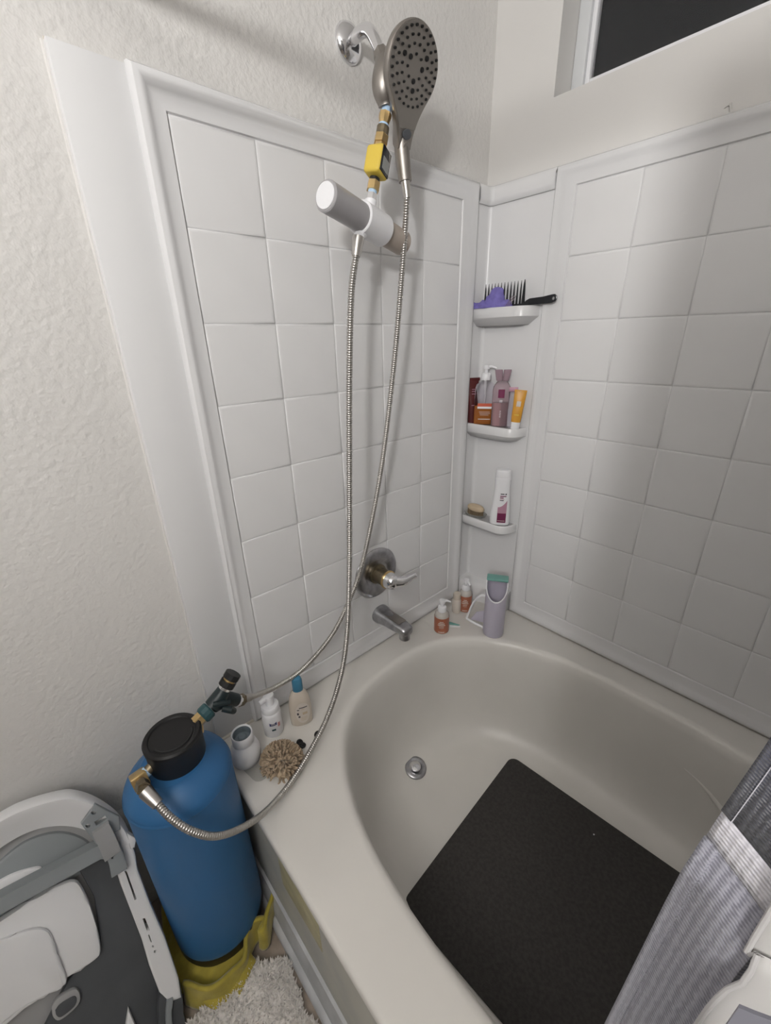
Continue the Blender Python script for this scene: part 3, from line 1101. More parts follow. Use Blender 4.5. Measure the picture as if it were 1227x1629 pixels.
def slab(poly, w0, w1, name, m, bev=.004, root=None):
    bm_ = prism(poly, w1 - w0, bev, 2)
    g = ([bw(p.x, p.y, w0 + p.z) for p in bm_[0]], bm_[1])
    return part(name, g, m, root or bt)


def smooth_poly(pts, n=6):
    P = [V((p[0], p[1], 0)) for p in pts]
    P = P + [P[0]]
    out = catmull(P, n)[:-1]
    return [(p.x, p.y) for p in out]


def poly(pxs, d=0.0):
    return [bl(x, y, d) for x, y in pxs]


UW, VH = .47, .66
# outer white shell rim: band following the arch at the top
outer = [(-190, 1640), (-165, 1530), (-130, 1440), (-95, 1382), (-60, 1348), (-20, 1312), (20, 1287), (60, 1272), (95, 1263), (118, 1262), (148, 1271), (176, 1288), (196, 1308), (208, 1332)]
inner = [(-140, 1660), (-130, 1570), (-110, 1500), (-86, 1455), (-60, 1420), (-20, 1368), (20, 1338), (55, 1322), (85, 1316), (110, 1316), (133, 1321), (150, 1330), (164, 1345), (172, 1362)]
rim_o = [bl(*p) for p in outer]
rim_i = [bl(*p) for p in inner]
ro = catmull([V((a, b, 0)) for a, b in rim_o], 5)
ri = catmull([V((a, b, 0)) for a, b in rim_i], 5)
band = []
for a, b in zip(ro, ri):
    m_ = a.lerp(b, .5)
    band.append([bw(a.x, a.y, -.02), bw(a.x, a.y, .012), bw(a.lerp(b, .08).x, a.lerp(b, .08).y, .017), bw(a.lerp(b, .2).x, a.lerp(b, .2).y, .016), bw(m_.x, m_.y, .006), bw(b.x, b.y, -.004), bw(b.x, b.y, -.02)])
part('rim', loft(band), 'btw', bt, ang=50)
# back shell board filling the inside
slab(poly([(-150, 1540), (-110, 1460), (-60, 1400), (0, 1345), (60, 1318), (110, 1312), (160, 1335), (190, 1400), (225, 1480), (262, 1575), (270, 1640), (268, 1720), (-150, 1720)]), -.05, -.022, 'back_shell', 'btm', .004)
# shaded soft floor under the arch
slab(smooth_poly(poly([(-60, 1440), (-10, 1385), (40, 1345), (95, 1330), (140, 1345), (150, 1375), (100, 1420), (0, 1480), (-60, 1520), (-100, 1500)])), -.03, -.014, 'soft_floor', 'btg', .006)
slab(smooth_poly(poly([(-60, 1450), (0, 1405), (40, 1388), (66, 1386), (40, 1415), (-60, 1480)])), -.022, -.008, 'inner_lip', 'btw', .004)
# charcoal side wall
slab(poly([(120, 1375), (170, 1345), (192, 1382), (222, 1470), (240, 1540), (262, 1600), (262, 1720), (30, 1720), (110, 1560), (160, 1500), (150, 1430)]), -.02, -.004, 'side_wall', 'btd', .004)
# white inner basin
slab(smooth_poly(poly([(-105, 1560), (-60, 1505), (0, 1462), (60, 1424), (112, 1398), (132, 1412), (150, 1460), (160, 1505), (150, 1524), (100, 1556), (40, 1600), (-60, 1680), (-110, 1650)]), 4), -.006, .010, 'inner_basin', 'btw', .006)
slab(smooth_poly(poly([(-60, 1510), (0, 1488), (50, 1470), (78, 1474), (92, 1510), (106, 1550), (90, 1566), (40, 1592), (-60, 1650)]), 4), .008, .017, 'basin_cushion', 'btw', .006)
# brace bar across
def bar(pts, wd, d0, d1, name, m):
    """pts pixels of the centreline; width wd in metres"""
    P = [V((*bl(x, y), 0)) for x, y in pts]
    P = catmull(P, 6)
    L, R = [], []
    for i, p in enumerate(P):
        t = (P[min(i + 1, len(P) - 1)] - P[max(i - 1, 0)]).normalized()
        nn = V((-t.y, t.x, 0))
        L.append((p + nn * wd / 2))
        R.append((p - nn * wd / 2))
    pl = [(q.x, q.y) for q in L] + [(q.x, q.y) for q in reversed(R)]
    return slab(pl, d0, d1, name, m, .003)


bar([(-120, 1498), (-60, 1462), (0, 1428), (60, 1396), (120, 1364), (150, 1348), (170, 1340), (182, 1352), (188, 1378)], .028, .0, .030, 'leg_brace', 'btg')
bar([(158, 1306), (168, 1326), (178, 1350)], .030, .012, .034, 'brace_hinge', 'btm')
hpl = slab(poly([(128, 1303), (150, 1272), (188, 1292), (190, 1312), (175, 1320), (155, 1340)]), .012, .022, 'hinge_plate', 'btg', .002)
holes = []
for a, b in ((148, 1286), (139, 1306)):
    holes.append(slab(poly([(a + 4 * math.cos(k * .7854), b + 3 * math.sin(k * .7854)) for k in range(8)]), .002, .04, 'hinge_hole', 'btg', 0))
holes.append(slab(poly([(149, 1300), (166, 1290), (169, 1295), (152, 1306)]), .002, .04, 'hinge_slot', 'btg', 0))
cut(hpl, holes)
# white side rail with slots
rail = slab(poly([(188, 1310), (206, 1328), (214, 1352), (218, 1378), (238, 1432), (262, 1488), (282, 1548), (287, 1580), (268, 1588), (252, 1572), (236, 1530), (224, 1488), (206, 1440), (190, 1400), (182, 1372), (192, 1350)]), -.012, .014, 'side_rail', 'btw', .004)
slab(poly([(200, 1318), (216, 1328), (213, 1342), (206, 1345)]), .0, .018, 'rail_knob', 'btw', .003)
holes = []
for q in ([(197, 1380), (200, 1379), (216, 1424), (213, 1426)], [(225, 1455), (229, 1454), (237, 1473), (232, 1474)], [(193, 1369), (196, 1369), (196, 1372), (193, 1372)],
          [(240, 1497), (243, 1497), (243, 1500), (240, 1500)], [(243, 1505), (247, 1504), (246, 1509), (243, 1509)], [(234, 1480), (236, 1480), (240, 1492), (238, 1492)]):
    holes.append(slab(poly(q), -.03, .04, 'rail_slot', 'btw', 0))
cut(rail, holes)
# dark folding foot at the lower corner
slab(smooth_poly(poly([(256, 1568), (282, 1552), (288, 1580), (292, 1610), (300, 1640), (300, 1700), (262, 1700), (252, 1630), (250, 1590)]), 4), -.008, .012, 'folding_foot', 'btd', .005)
bar([(268, 1580), (266, 1610), (272, 1650)], .012, .010, .020, 'foot_latch', 'btg')
# plug on the side wall
dsur = slab(smooth_poly(poly([(82, 1600), (92, 1586), (116, 1572), (126, 1576), (127, 1592), (114, 1608), (94, 1622), (84, 1616)]), 4), -.006, .004, 'drain_surround', 'btm', .003)
slab(smooth_poly(poly([(88, 1604), (96, 1594), (116, 1582), (122, 1586), (118, 1598), (98, 1614), (90, 1612)]), 4), .003, .006, 'drain_plug', 'btd', .001, dsur)
slab(poly([(198, 1640), (204, 1602), (220, 1640), (222, 1700), (196, 1700)]), -.006, .006, 'corner_gusset', 'btw', .003)


# ------------------------------------------------------------------ shelf things
def face_rot(x, y):
    d = CAM - V((x, y, 0))
    return math.atan2(d.x, -d.y)


def put(name, x, y, z, label, cat, group=None, rz=None, extra=0.0, tilt=None):
    e = thing(name, (x, y, z), label, cat, group)
    e.rotation_euler = (tilt[0] if tilt else 0, tilt[1] if tilt else 0, (face_rot(x, y) if rz is None else rz) + extra)
    return e


def curved_patch(w, z0, z1, rx, ry, off=.0006, n=10, topf=None, m=1, n_exp=2.0):
    """patch hugging the front (-y) of an elliptical bottle; w half angle in rad"""
    def fn(u, v):
        a = -math.pi / 2 + (u - .5) * 2 * w
        zz1 = z1 if topf is None else topf(u)
        zz = z0 + (zz1 - z0) * v
        R = rx(zz) if callable(rx) else rx
        Q = ry(zz) if callable(ry) else ry
        return ((R + off) * math.cos(a), (Q + off) * math.sin(a), zz)
    return grid(n, 6, fn)


def flat_patch(x0, x1, z0, z1, y, th=.0006):
    return box(x0, x1, y - th, y, z0, z1)


def pump_top(z, s=1.0, ang=0.0):
    g = [mv(lathe([(.0, 0), (.0150 * s, 0), (.0155 * s, .002), (.0150 * s, .017 * s), (.0125 * s, .0205 * s), (.008 * s, .022 * s), (.0, .022 * s)], 24), 0, 0, z),
         mv(lathe([(.0, .018 * s), (.0042 * s, .018 * s), (.0052 * s, .018 * s), (.0052 * s, .036 * s), (0, .036 * s)], 16), 0, 0, z)]
    head = mv(lathe([(.0, .033 * s), (.0105 * s, .033 * s), (.0112 * s, .038 * s), (.0100 * s, .045 * s), (0, .046 * s)], 20), 0, 0, z)
    nz = tube([(0, 0, z + .040 * s), (.016 * s, 0, z + .041 * s), (.030 * s, 0, z + .035 * s)], [.0055 * s, .0045 * s, .0032 * s], 12)
    nz = xf(nz, Matrix.Rotation(ang, 4, 'Z'))
    return g, join(head, nz)


S1, S2, S3 = 1.485 - .0, 1.126, 0.778
# --- shelf 2
o = put('squeeze_tube', -.0 + .012, -.047, S2 - .001, 'dark maroon flattened squeeze tube standing at the end of the middle shelf', 'tube', rz=math.radians(62))
link('tube_body', loft([[(p[0] + .003 * math.sin(z * 40), p[1], z) for p in sellipse(w, t, 2.2, 28)] for z, w, t in
                        ((.0, .014, .012), (.012, .016, .0125), (.05, .0175, .012), (.09, .018, .009), (.12, .019, .005), (.136, .020, .0022), (.146, .0205, .0018))]), 'maroon', o)
link('crimp', box(-.021, .021, -.0025, .0025, .141, .151, .001), 'maroon', o)
for k, z in enumerate((.098, .106, .113, .060)):
    link('text_line', flat_patch(-.010, .009 - .002 * (k % 2), z, z + .0022, -.0088 if z > .08 else -.0125, .003), 'pinkp', o)

o = put('face_wash_bottle', .052, -.036, S2 - .002, 'clear pump bottle half full of orange liquid on the middle shelf', 'bottle')
bo = lambda w, d: rrect(w, d, min(w, d) * .30, 5)
link('bottle', loft([[(x, y, z) for x, y in bo(w, d)] for z, w, d in ((0, .060, .032), (.004, .066, .037), (.10, .066, .037), (.122, .065, .036), (.132, .058, .033), (.138, .040, .028), (.141, .026, .026), (.146, .025, .025))]), 'clear', o)
link('liquid', loft([[(x, y, z) for x, y in bo(w, d)] for z, w, d in ((.002, .058, .030), (.006, .063, .034), (.064, .063, .034))]), 'amber', o)
g, hdp = pump_top(.146, 1.05, math.radians(-8))
link('pump_collar', join(*g), 'whp', o)
link('pump_head', hdp, 'whp', o)
link('dip_tube', tube([(0, 0, .15), (0, 0, .118), (.002, 0, .02)], [.007, .0035, .002], 12), 'whp', o)
lab = link('label_panel', flat_patch(-.022, .027, .060, .072, -.0186), 'red', o)
link('label_band', flat_patch(-.022, .027, .0545, .0615, -.0187), 'whp', o)
for a, b, z in ((-.016, .020, .043), (-.014, .021, .038), (-.012, .016, .033), (-.018, .022, .018)):
    link('text_line', flat_patch(a, b, z, z + (.0014 if z > .02 else .003), -.0187), 'labc', o)

o = put('pink_shower_bottle', .116, -.036, S2 - .002, 'clear pink bottle with bow shaped mauve cap on the middle shelf', 'bottle')
link('bottle', lathe([(0, 0), (.025, 0), (.028, .004), (.0285, .115), (.027, .128), (.020, .140), (.016, .144), (.016, .149), (0, .149)], 40, 1.0, .72), 'pinkc', o)
link('liquid', lathe([(0, .002), (.0235, .003), (.0268, .006), (.0272, .079), (0, .0795)], 40, 1.0, .70), 'pinkl', o)
for s in (-1, 1):
    link('cap_lobe', loft([[(s * (.011 + f) + p[0], p[1], z) for p in sellipse(w, .010, 2.4, 20)] for z, f, w in ((.147, -.0015, .0095), (.151, -.001, .0105), (.166, .001, .0115), (.178, .0025, .0122), (.181, .0028, .0115))]), 'mauve', o)
link('label_panel', curved_patch(.35, .095, .122, .0285, .0285 * .72, .0005), 'magenta', o)
o.children[-1].rotation_euler = (0, 0, math.radians(35))
for z in (.082, .086, .052, .046, .040, .034):
    link('text_line', curved_patch(.16 if z > .06 else .1, z, z + .002, .0285, .0285 * .72, .0006), 'whp', o)

o = put('clear_travel_tube', .152, -.024, S2 - .002, 'small clear tube with pale pink cap behind the orange tube', 'tube')
link('tube_body', loft([[(p[0], p[1], z) for p in sellipse(w, t, 2.2, 24)] for z, w, t in ((0, .012, .012), (.09, .013, .010), (.118, .014, .003))]), 'clear', o)
link('crimp', box(-.014, .014, -.002, .002, .114, .128, .001), 'pinkp', o)

o = put('sunscreen_tube', .178, -.040, S2 - .001, 'orange squeeze tube standing on its white cap', 'tube', tilt=(0, math.radians(4)))
link('cap', lathe([(0, 0), (.0135, 0), (.014, .001), (.014, .022), (.0135, .0235), (0, .0235)], 32, 1, .75), 'whp', o)
link('tube_body', loft([[(p[0], p[1], z) for p in sellipse(w, t, 2.3, 32)] for z, w, t in ((.022, .0145, .0105), (.03, .0155, .0108), (.07, .0165, .0085), (.10, .0178, .0045), (.115, .0185, .0016), (.122, .0188, .0013))]), 'ora', o)
link('label_square', flat_patch(-.0065, .0065, .072, .088, -.0088, .0012), 'labc', o)
link('text_line', flat_patch(-.008, .006, .044, .047, -.0103, .0012), 'yel', o)
cut([c for c in o.children if c.name.startswith('tube_body')][0], [link('hang_hole', xf(lathe([(0, -.02), (.0015, -.02), (.0015, .02), (0, .02)], 12), Matrix.Translation((0, .0024, .1175)) @ Matrix.Rotation(math.pi / 2, 4, 'X')), 'ora', o)], False)

# --- shelf 3
o = put('feminine_wash_bottle', .150, -.034, S3 - .002, 'white flip-top bottle with magenta label on the lowest shelf', 'bottle')
prof3 = ((0, .030, .016), (.003, .034, .019), (.02, .0355, .020), (.05, .034, .0195), (.09, .0295, .0185), (.13, .0265, .018), (.166, .0262, .018))
link('bottle', loft([[(p[0], p[1], z) for p in sellipse(w, t, 2.4, 36)] for z, w, t in prof3]), 'whp', o)
link('flip_cap', loft([[(p[0], p[1], z) for p in sellipse(w, t, 2.4, 36)] for z, w, t in ((.166, .0268, .0185), (.168, .0272, .0188), (.176, .0272, .0188), (.1775, .0266, .0182), (.179, .0272, .0188), (.198, .0268, .0186), (.203, .025, .017), (.205, .020, .013))]), 'whp', o)


def wx(z):
    for (z0, w0, t0), (z1, w1, t1) in zip(prof3, prof3[1:]):
        if z0 <= z <= z1:
            f = (z - z0) / (z1 - z0)
            return w0 + (w1 - w0) * f, t0 + (t1 - t0) * f
    return prof3[-1][1:]


def bot_patch(x0, x1, z0, z1, off=.0007, topf=None, nx=8, nz=6):
    def fn(u, v):
        x = x0 + (x1 - x0) * u
        zt = z1 if topf is None else topf(u)
        z = z0 + (zt - z0) * v
        w, t = wx(z)
        y = -t * max(0, 1 - abs(x / w) ** 2.4) ** (1 / 2.4)
        return (x, y - off, z)
    return grid(nx, nz, fn)


link('label_lower', bot_patch(-.010, .0205, .012, .048), 'magenta', o)
link('label_upper', bot_patch(-.010, .0205, .048, .07, topf=lambda u: .070 + .026 * u ** 2), 'pinkp', o)
for a, b, z, h, mm_ in ((-.004, .009, .118, .0035, 'ink'), (.012, .0165, .117, .005, 'ink'), (-.005, .016, .110, .0035, 'magenta'), (-.005, .007, .104, .0035, 'magenta'), (-.005, .010, .1005, .0012, 'inkp'), (-.005, .008, .095, .003, 'ink'), (-.008, .017, .0185, .002, 'labc')):
    link('text_line', bot_patch(a, b, z, z + h, .0012, nx=4, nz=2), mm_, o)

dish = put('soap_dish', .046, -.036, S3 - .002, 'shallow clear oval dish under the wooden brush on the lowest shelf', 'dish', rz=math.radians(12))
link('bowl', lathe([(0, .001), (.030, .001), (.038, .006), (.043, .012), (.0445, .012), (.040, .004), (.032, -.001), (0, -.001)], 40, 1.0, .60), 'dish', dish)
o = put('nail_brush', .046, -.038, S3 + .004, 'oval wooden bristle brush lying on the clear dish', 'brush', rz=math.radians(8), tilt=(math.radians(4), math.radians(5)))
link('handle', mv(lathe([(0, .0), (.030, .0), (.034, .004), (.034, .010), (.029, .017), (.018, .0205), (0, .0215)], 40, 1.0, .50), 0, 0, .020), 'wood', o)
vs_, fs_ = [], []
br0 = None
for i in range(-5, 6):
    for j in range(-2, 3):
        x, y = i * .0055, j * .0062
        if (x / .031) ** 2 + (y / .0165) ** 2 < 1:
            g = tube([(x, y, .017), (x * 1.05, y * 1.08, .003)], [.0021, .0028], 6)
            if br0 is None:
                br0 = link('bristle_tuft', tube([(0, 0, .021), (0, 0, .001)], [.0019, .0026], 6), 'brist', o)
                br0.location = (x, y, 0)
            else:
                t = br0.copy()
                COL.objects.link(t)
                t.parent = o
                t.location = (x, y, 0)

# --- shelf 1
o = put('hair_comb', .150, -.030, S1 + .0, 'black wide-tooth comb with holed handle on the top shelf', 'comb', rz=math.radians(4))
sp_o = [(-.125, .004), (.010, .004), (.020, .012), (.03, .016), (.07, .018), (.094, .0215), (.104, .022), (.110, .017), (.1105, .010), (.106, .003), (.096, .000), (.06, -.001), (.02, -.002), (-.06, -.003), (-.125, -.002)]
bmg = prism(sp_o, .005, .0012)
bmg = xf(bmg, Matrix.Rotation(math.pi / 2, 4, 'X'))
cm = link('comb_spine', mv(bmg, 0, .0025, .003), 'blkg', o)
th0 = None
for k in range(12):
    x = -.120 + k * .0108
    if th0 is None:
        th0 = link('tooth', loft([[(p[0], p[1], z) for p in rrect(w, d, w * .3, 2)] for z, w, d in ((.004, .0064, .005), (.03, .0050, .004), (.056, .0032, .0026), (.068, .0010, .001))]), 'blkg', o)
        th0.location = (x, 0, .0)
    else:
        t = th0.copy()
        COL.objects.link(t)
        t.parent = o
        t.location = (x, 0, 0)
last = th0.copy()
COL.objects.link(last)
last.parent = o
last.location = (.009, 0, 0)
last.scale = (1.7, 1, 1.03)
cut(cm, [link('handle_hole', xf(lathe([(0, -.02), (.0042, -.02), (.0042, .03), (0, .03)], 20), Matrix.Translation((.1005, .0033, .0145)) @ Matrix.Rotation(math.pi / 2, 4, 'X')), 'blkg', o)])


def crumple(seed, a, b, h, px, py, nu=56, nv=28, freq=26.0):
    vs, fs = [], []
    for j in range(nv + 1):
        t = math.pi * j / nv
        for i in range(nu):
            f = 2 * math.pi * i / nu
            d = V((math.sin(t) * math.cos(f), math.sin(t) * math.sin(f), math.cos(t)))
            p = V((d.x * a, d.y * b, max(d.z, -.25) * h))
            nn = noise.noise(p * freq + V((seed, 0, 0))) * .55 + noise.noise(p * freq * 2.3 + V((0, seed, 0))) * .3
            ridge = 1 - abs(noise.noise(p * freq * .9 + V((0, 0, seed)))) * 2.0
            q = p * (1 + .38 * nn + .22 * ridge)
            if q.z < 0:
                q.z *= .2
            vs.append(q + V((px, py, 0)))
    for j in range(nv):
        for i in range(nu):
            k = (i + 1) % nu
            fs.append((j * nu + i, j * nu + k, (j + 1) * nu + k, (j + 1) * nu + i))
    return vs, fs


o = put('wash_mitt', .052, -.046, S1 + .001, 'crumpled purple exfoliating glove on the top shelf beside the comb', 'glove', rz=math.radians(10))
link('palm', crumple(3.1, .030, .016, .048, .020, 0, freq=34), 'purple', o)
link('cuff', crumple(8.4, .032, .015, .020, -.020, -.003, freq=38), 'purple', o)
link('finger', crumple(1.7, .017, .010, .015, -.058, -.004, 28, 16, 45), 'purple', o)
link('finger', crumple(5.2, .022, .011, .016, .052, -.004, 28, 16, 45), 'purple', o)
o = put('hair_coil', .128, -.050, S1, 'small pale clear plastic hair coil leaning on the comb', 'hair tie', rz=math.radians(8))
for k in range(3):
    link('coil', tube([(-.014 + k * .006, -.001 * k, .001), (-.004 + k * .006, -.001 * k, .014), (.006 + k * .006, -.0005, .028)], .0012, 8), 'pinkc', o)

# ------------------------------------------------------------------ things on the tub deck, far corner
def orange_pump(x, y, r, h, label, ang, group=None):
    o = put('orange_pump_bottle', x, y, DECK, label, 'bottle', group)
    link('bottle', lathe([(0, 0), (r * .9, 0), (r, .004), (r, h * .80), (r * .93, h * .90), (r * .7, h * .985), (r * .6, h), (0, h)], 40), 'bclear', o)
    wl = link('wrap_label', lathe([(r + .0004, .006), (r + .0008, .0065), (r + .0008, h * .78), (r + .0004, h * .785)], 40), 'orab', o)
    g, hp_ = pump_top(h, 1.0, ang)
    link('pump_collar', join(*g), 'whp', o)
    link('pump_head', hp_, 'whp', o)
    for k, (w, z, hh) in enumerate(((.25, .62, .004), (.42, .54, .005), (.5, .46, .005), (.34, .39, .003), (.3, .33, .002), (.42, .12, .004))):
        link('text_line', curved_patch(w, z * h, z * h + hh * .8, r, r, .0014, 6), 'labc', wl)
    return o


orange_pump(.108, -.289, .0262, .086, 'orange labelled pump bottle standing nearest the spout on the tub deck', math.radians(15))
orange_pump(.090, -.128, .0240, .094, 'orange labelled pump bottle tucked into the corner under the shelves', math.radians(-60))
o = put('travel_bottle', .074, -.160, DECK, 'small pale beige bottle between the orange pump bottle and the wall', 'bottle')
link('bottle', lathe([(0, 0), (.0155, 0), (.017, .003), (.017, .055), (.014, .060), (0, .061)], 32), 'labc', o)
link('cap', lathe([(0, .060), (.0145, .060), (.015, .062), (.0148, .082), (.013, .084), (0, .084)], 32), 'lot', o)
o = put('teal_clip', .120, -.232, DECK, 'tiny teal plastic clip lying on the deck behind the orange bottle', 'clip', rz=math.radians(35))
link('arm', prism([(-.020, -.002), (.018, -.002), (.022, .001), (-.016, .012), (-.022, .010)], .004, .001), 'tealp', o)
link('arm', mv(prism([(-.014, -.016), (.024, -.010), (.024, -.007), (-.014, -.006)], .003, .001), 0, 0, 0), 'whp', o)

# rinse jug
JX, JY, JR, JH = .246, -.168, .036, .215
jg = put('rinse_jug', JX, JY, DECK, 'tall lavender rinse jug with slanted open top and teal flap', 'jug')
ns = 56
rings = []
for r, zf_ in ((.0, 0), (.030, 0), (.0345, .004), (JR, .012), (JR, None), (JR - .0025, None), (JR - .003, .02), (.0, .018)):
    row = []
    for i in range(ns):
        a = 2 * math.pi * i / ns
        yy = math.sin(a)
        zcut = JH - .062 * max(0, -yy + .25) / 1.25 * (1.0 if yy < .25 else 0) if True else 0
        z = zcut if zf_ is None else zf_
        row.append((r * math.cos(a), r * math.sin(a), z))
    rings.append(row)
link('body', loft(rings, cap=False), 'lav', jg, ang=50)
rim_pts = []
for i in range(ns + 1):
    a = 2 * math.pi * i / ns
    yy = math.sin(a)
    zc = JH - .062 * max(0, -yy + .25) / 1.25 * (1.0 if yy < .25 else 0)
    rim_pts.append(V(((JR - .001) * math.cos(a), (JR - .001) * math.sin(a), zc)))
link('rim', tube(rim_pts, .0022, 8, caps=False), 'whp', jg)
link('flap', xf(rbox(.072, .036, .009, .003, 2, (0, .018, 0)), Matrix.Translation((0, 0, JH + .004))), 'tealp', jg)
hpts = catmull([(-JR + .002, .004, .150), (-JR - .018, .006, .145), (-JR - .040, .008, .110), (-JR - .055, .008, .060), (-JR - .060, .006, .042)], 6)
link('handle', tube(hpts, .0038, 12), 'whp', jg)
link('handle_lower', tube([(-JR - .060, .006, .042), (-JR - .03, .0, .030), (-JR + .004, -.004, .020)], .0046, 12), 'whp', jg)
link('scoop', xf(prism([(-JR + .004, .034), (-JR - .046, .040), (-JR - .026, .074), (-JR + .004, .086)], .004, .001), Matrix.Translation((0, .010, 0)) @ Matrix.Rotation(math.pi / 2, 4, 'X')), 'lav', jg)

# ------------------------------------------------------------------ things on the deck, near corner
o = put('baby_lotion_bottle', .096, -.872, DECK, 'cream translucent bottle with blue cap on the tub deck', 'bottle')
lprof = ((0, .026, .015), (.004, .030, .018), (.03, .031, .019), (.07, .030, .0185), (.095, .026, .017), (.110, .019, .0145), (.117, .014, .0125), (.120, .0125, .012))
link('bottle', loft([[(p[0], p[1], z) for p in sellipse(w, t, 2.3, 36)] for z, w, t in lprof]), 'lot', o)
link('cap', loft([[(p[0], p[1], z) for p in sellipse(w, t, 2.2, 30)] for z, w, t in ((.116, .0125, .0115), (.119, .0142, .0125), (.150, .0135, .012), (.158, .011, .010), (.161, .007, .006))]), 'bluec', o)


def lot_patch(x0, x1, z0, z1, off):
    def fn(u, v):
        x = x0 + (x1 - x0) * u
        z = z0 + (z1 - z0) * v
        w, t = .0305, .0187
        if z > .07:
            w, t = .0285, .0178
        return (x, -t * max(0.0, 1 - abs(x / w) ** 2.3) ** (1 / 2.3) - off, z)
    return grid(6, 3, fn)


def lot_oval(off):
    vs, fs = [], []
    n, rr = 28, 4
    for j in range(rr + 1):
        for i in range(n):
            a = 2 * math.pi * i / n
            x, z = .005 + .0195 * j / rr * math.cos(a), .050 + .036 * j / rr * math.sin(a)
            w, t = .0306, .0188
            vs.append(V((x, -t * max(0, 1 - abs(x / w) ** 2.3) ** (1 / 2.3) - off, z)))
    for j in range(rr):
        for i in range(n):
            k = (i + 1) % n
            fs.append((j * n + i, j * n + k, (j + 1) * n + k, (j + 1) * n + i))
    return vs, fs


lov = link('label_oval', lot_oval(.0012), 'labc', o)
for a, b, z, h in ((-.004, .018, .068, .003), (-.010, -.004, .062, .003), (.001, .010, .063, .0018), (-.011, -.006, .046, .008), (-.008, -.003, .036, .006), (.004, .017, .044, .009), (-.003, .016, .034, .0014), (-.002, .016, .029, .0014), (-.001, .013, .024, .0014)):
    link('text_line', lot_patch(a, b, z, z + h, .0019), 'ink' if h > .0025 and h < .0085 else 'wood', lov)

o = put('foam_pump_bottle', .070, -.945, DECK, 'white foam pump bottle with small navy logo on the tub deck', 'bottle')
link('bottle', lathe([(0, 0), (.0235, 0), (.0255, .003), (.0255, .072), (.0245, .076), (.0225, .080), (0, .081)], 40), 'whp', o)
link('collar', lathe([(0, .079), (.0225, .079), (.0232, .081), (.0232, .096), (.0215, .0985), (.0, .099)], 40), 'whp', o)
link('pump_head', join(lathe([(0, .097), (.0105, .097), (.0105, .116), (.013, .118), (.0145, .126), (.0130, .130), (0, .131)], 30), tube([(0, 0, .123), (-.012, -.006, .124), (-.024, -.012, .121)], [.0085, .0075, .006], 14)), 'whp', o)
lg_ = link('logo', curved_patch(.36, .046, .056, .0255, .0255, .0010, 12, topf=lambda u: .0565 - .004 * math.sin(math.pi * u)), 'inkb', o)
link('logo_letters', curved_patch(.22, .0495, .0515, .0255, .0255, .0016, 8), 'labc', lg_)
o2 = link('badge', curved_patch(.13, .036, .050, .0255, .0255, .0010, 8), 'inkp', o)
o2.rotation_euler = (0, 0, math.radians(34))
link('badge', curved_patch(.20, .028, .034, .0255, .0255, .0010, 8), 'tealr', o)

o = put('white_jar', .100, -1.038, DECK, 'squat white round jar with open grey-blue top beside the blue tank', 'jar')
link('jar', lathe([(0, 0), (.026, 0), (.033, .006), (.0372, .022), (.0368, .038), (.032, .054), (.0258, .063), (.0245, .068), (0, .068)], 44), 'whp', o)
link('collar', lathe([(.0235, .064), (.0260, .068), (.0260, .094), (.0250, .096), (.0225, .094), (.0225, .068)], 40), 'whp', o)
link('clear_cup', lathe([(.022, .068), (.0225, .092), (.021, .091), (.019, .077), (.0, .074)], 36), 'jarg', o)
link('button', mv(lathe([(0, .0), (.010, .0), (.0105, .008), (.008, .011), (0, .0115)], 24), .0, .0, .073), 'jarg', o)
o = put('drain_tray', .135, -1.028, DECK, 'clear grey mesh tray under the white jar', 'tray', rz=math.radians(10))
link('tray', prism(rrect(.085, .055, .02, 5), .003, .001), 'dish', o)

o = put('bath_mitt', .174, -.978, DECK, 'tan fluffy chenille wash mitt lying on the tub deck', 'wash mitt', rz=math.radians(28))
core = crumple(2.2, .036, .030, .028, 0, 0, 40, 20, 16)
link('pad', core, 'wood', o)
nd = None
for k in range(290):
    z = random.uniform(-.12, 1)
    a = random.random() * 6.283
    r = math.sqrt(1 - z * z)
    d = V((r * math.cos(a), r * math.sin(a), z))
    p = V((d.x * .044, d.y * .037, d.z * .038 + .007))
    if nd is None:
        nd = link('chenille_strand', tube(catmull([(0, 0, -.006), (.001, 0, .003), (.003, .001, .010), (.007, .0, .013)], 3), lambda t: .0036 * (1 - .45 * t), 6), 'mitt', o)
        s = nd
    else:
        s = nd.copy()
        COL.objects.link(s)
        s.parent = o
    q = d.to_track_quat('Z', 'Y').to_matrix().to_4x4() @ Matrix.Rotation(random.random() * 6.28, 4, 'Z')
    s.matrix_local = Matrix.Translation(p) @ q

for k, (px, py, lb) in enumerate(((477, 1181, 'pair'), (481, 1186, 'pair'), (505, 1168, 'single'))):
    p = at(px, py, 2, DECK + .004)
    o = put('hair_tie', p.x, p.y, DECK, 'small black hair tie lying beside another one on the tub deck' if lb == 'pair' else 'single small black hair tie lying near the steel hose on the deck', 'hair tie',
            'pair of black hair ties' if lb == 'pair' else None, rz=k * 1.1)
    link('loop', tube([V((.0058 * math.cos(a), .0042 * math.sin(a), .0042)) for a in [i * 2 * math.pi / 20 for i in range(21)]], .0042, 10, caps=False), 'blk', o)
    link('knot', mv(lathe([(0, 0), (.0048, .002), (.0052, .005), (.003, .0085), (0, .009)], 14), .004, 0, 0), 'blk', o)

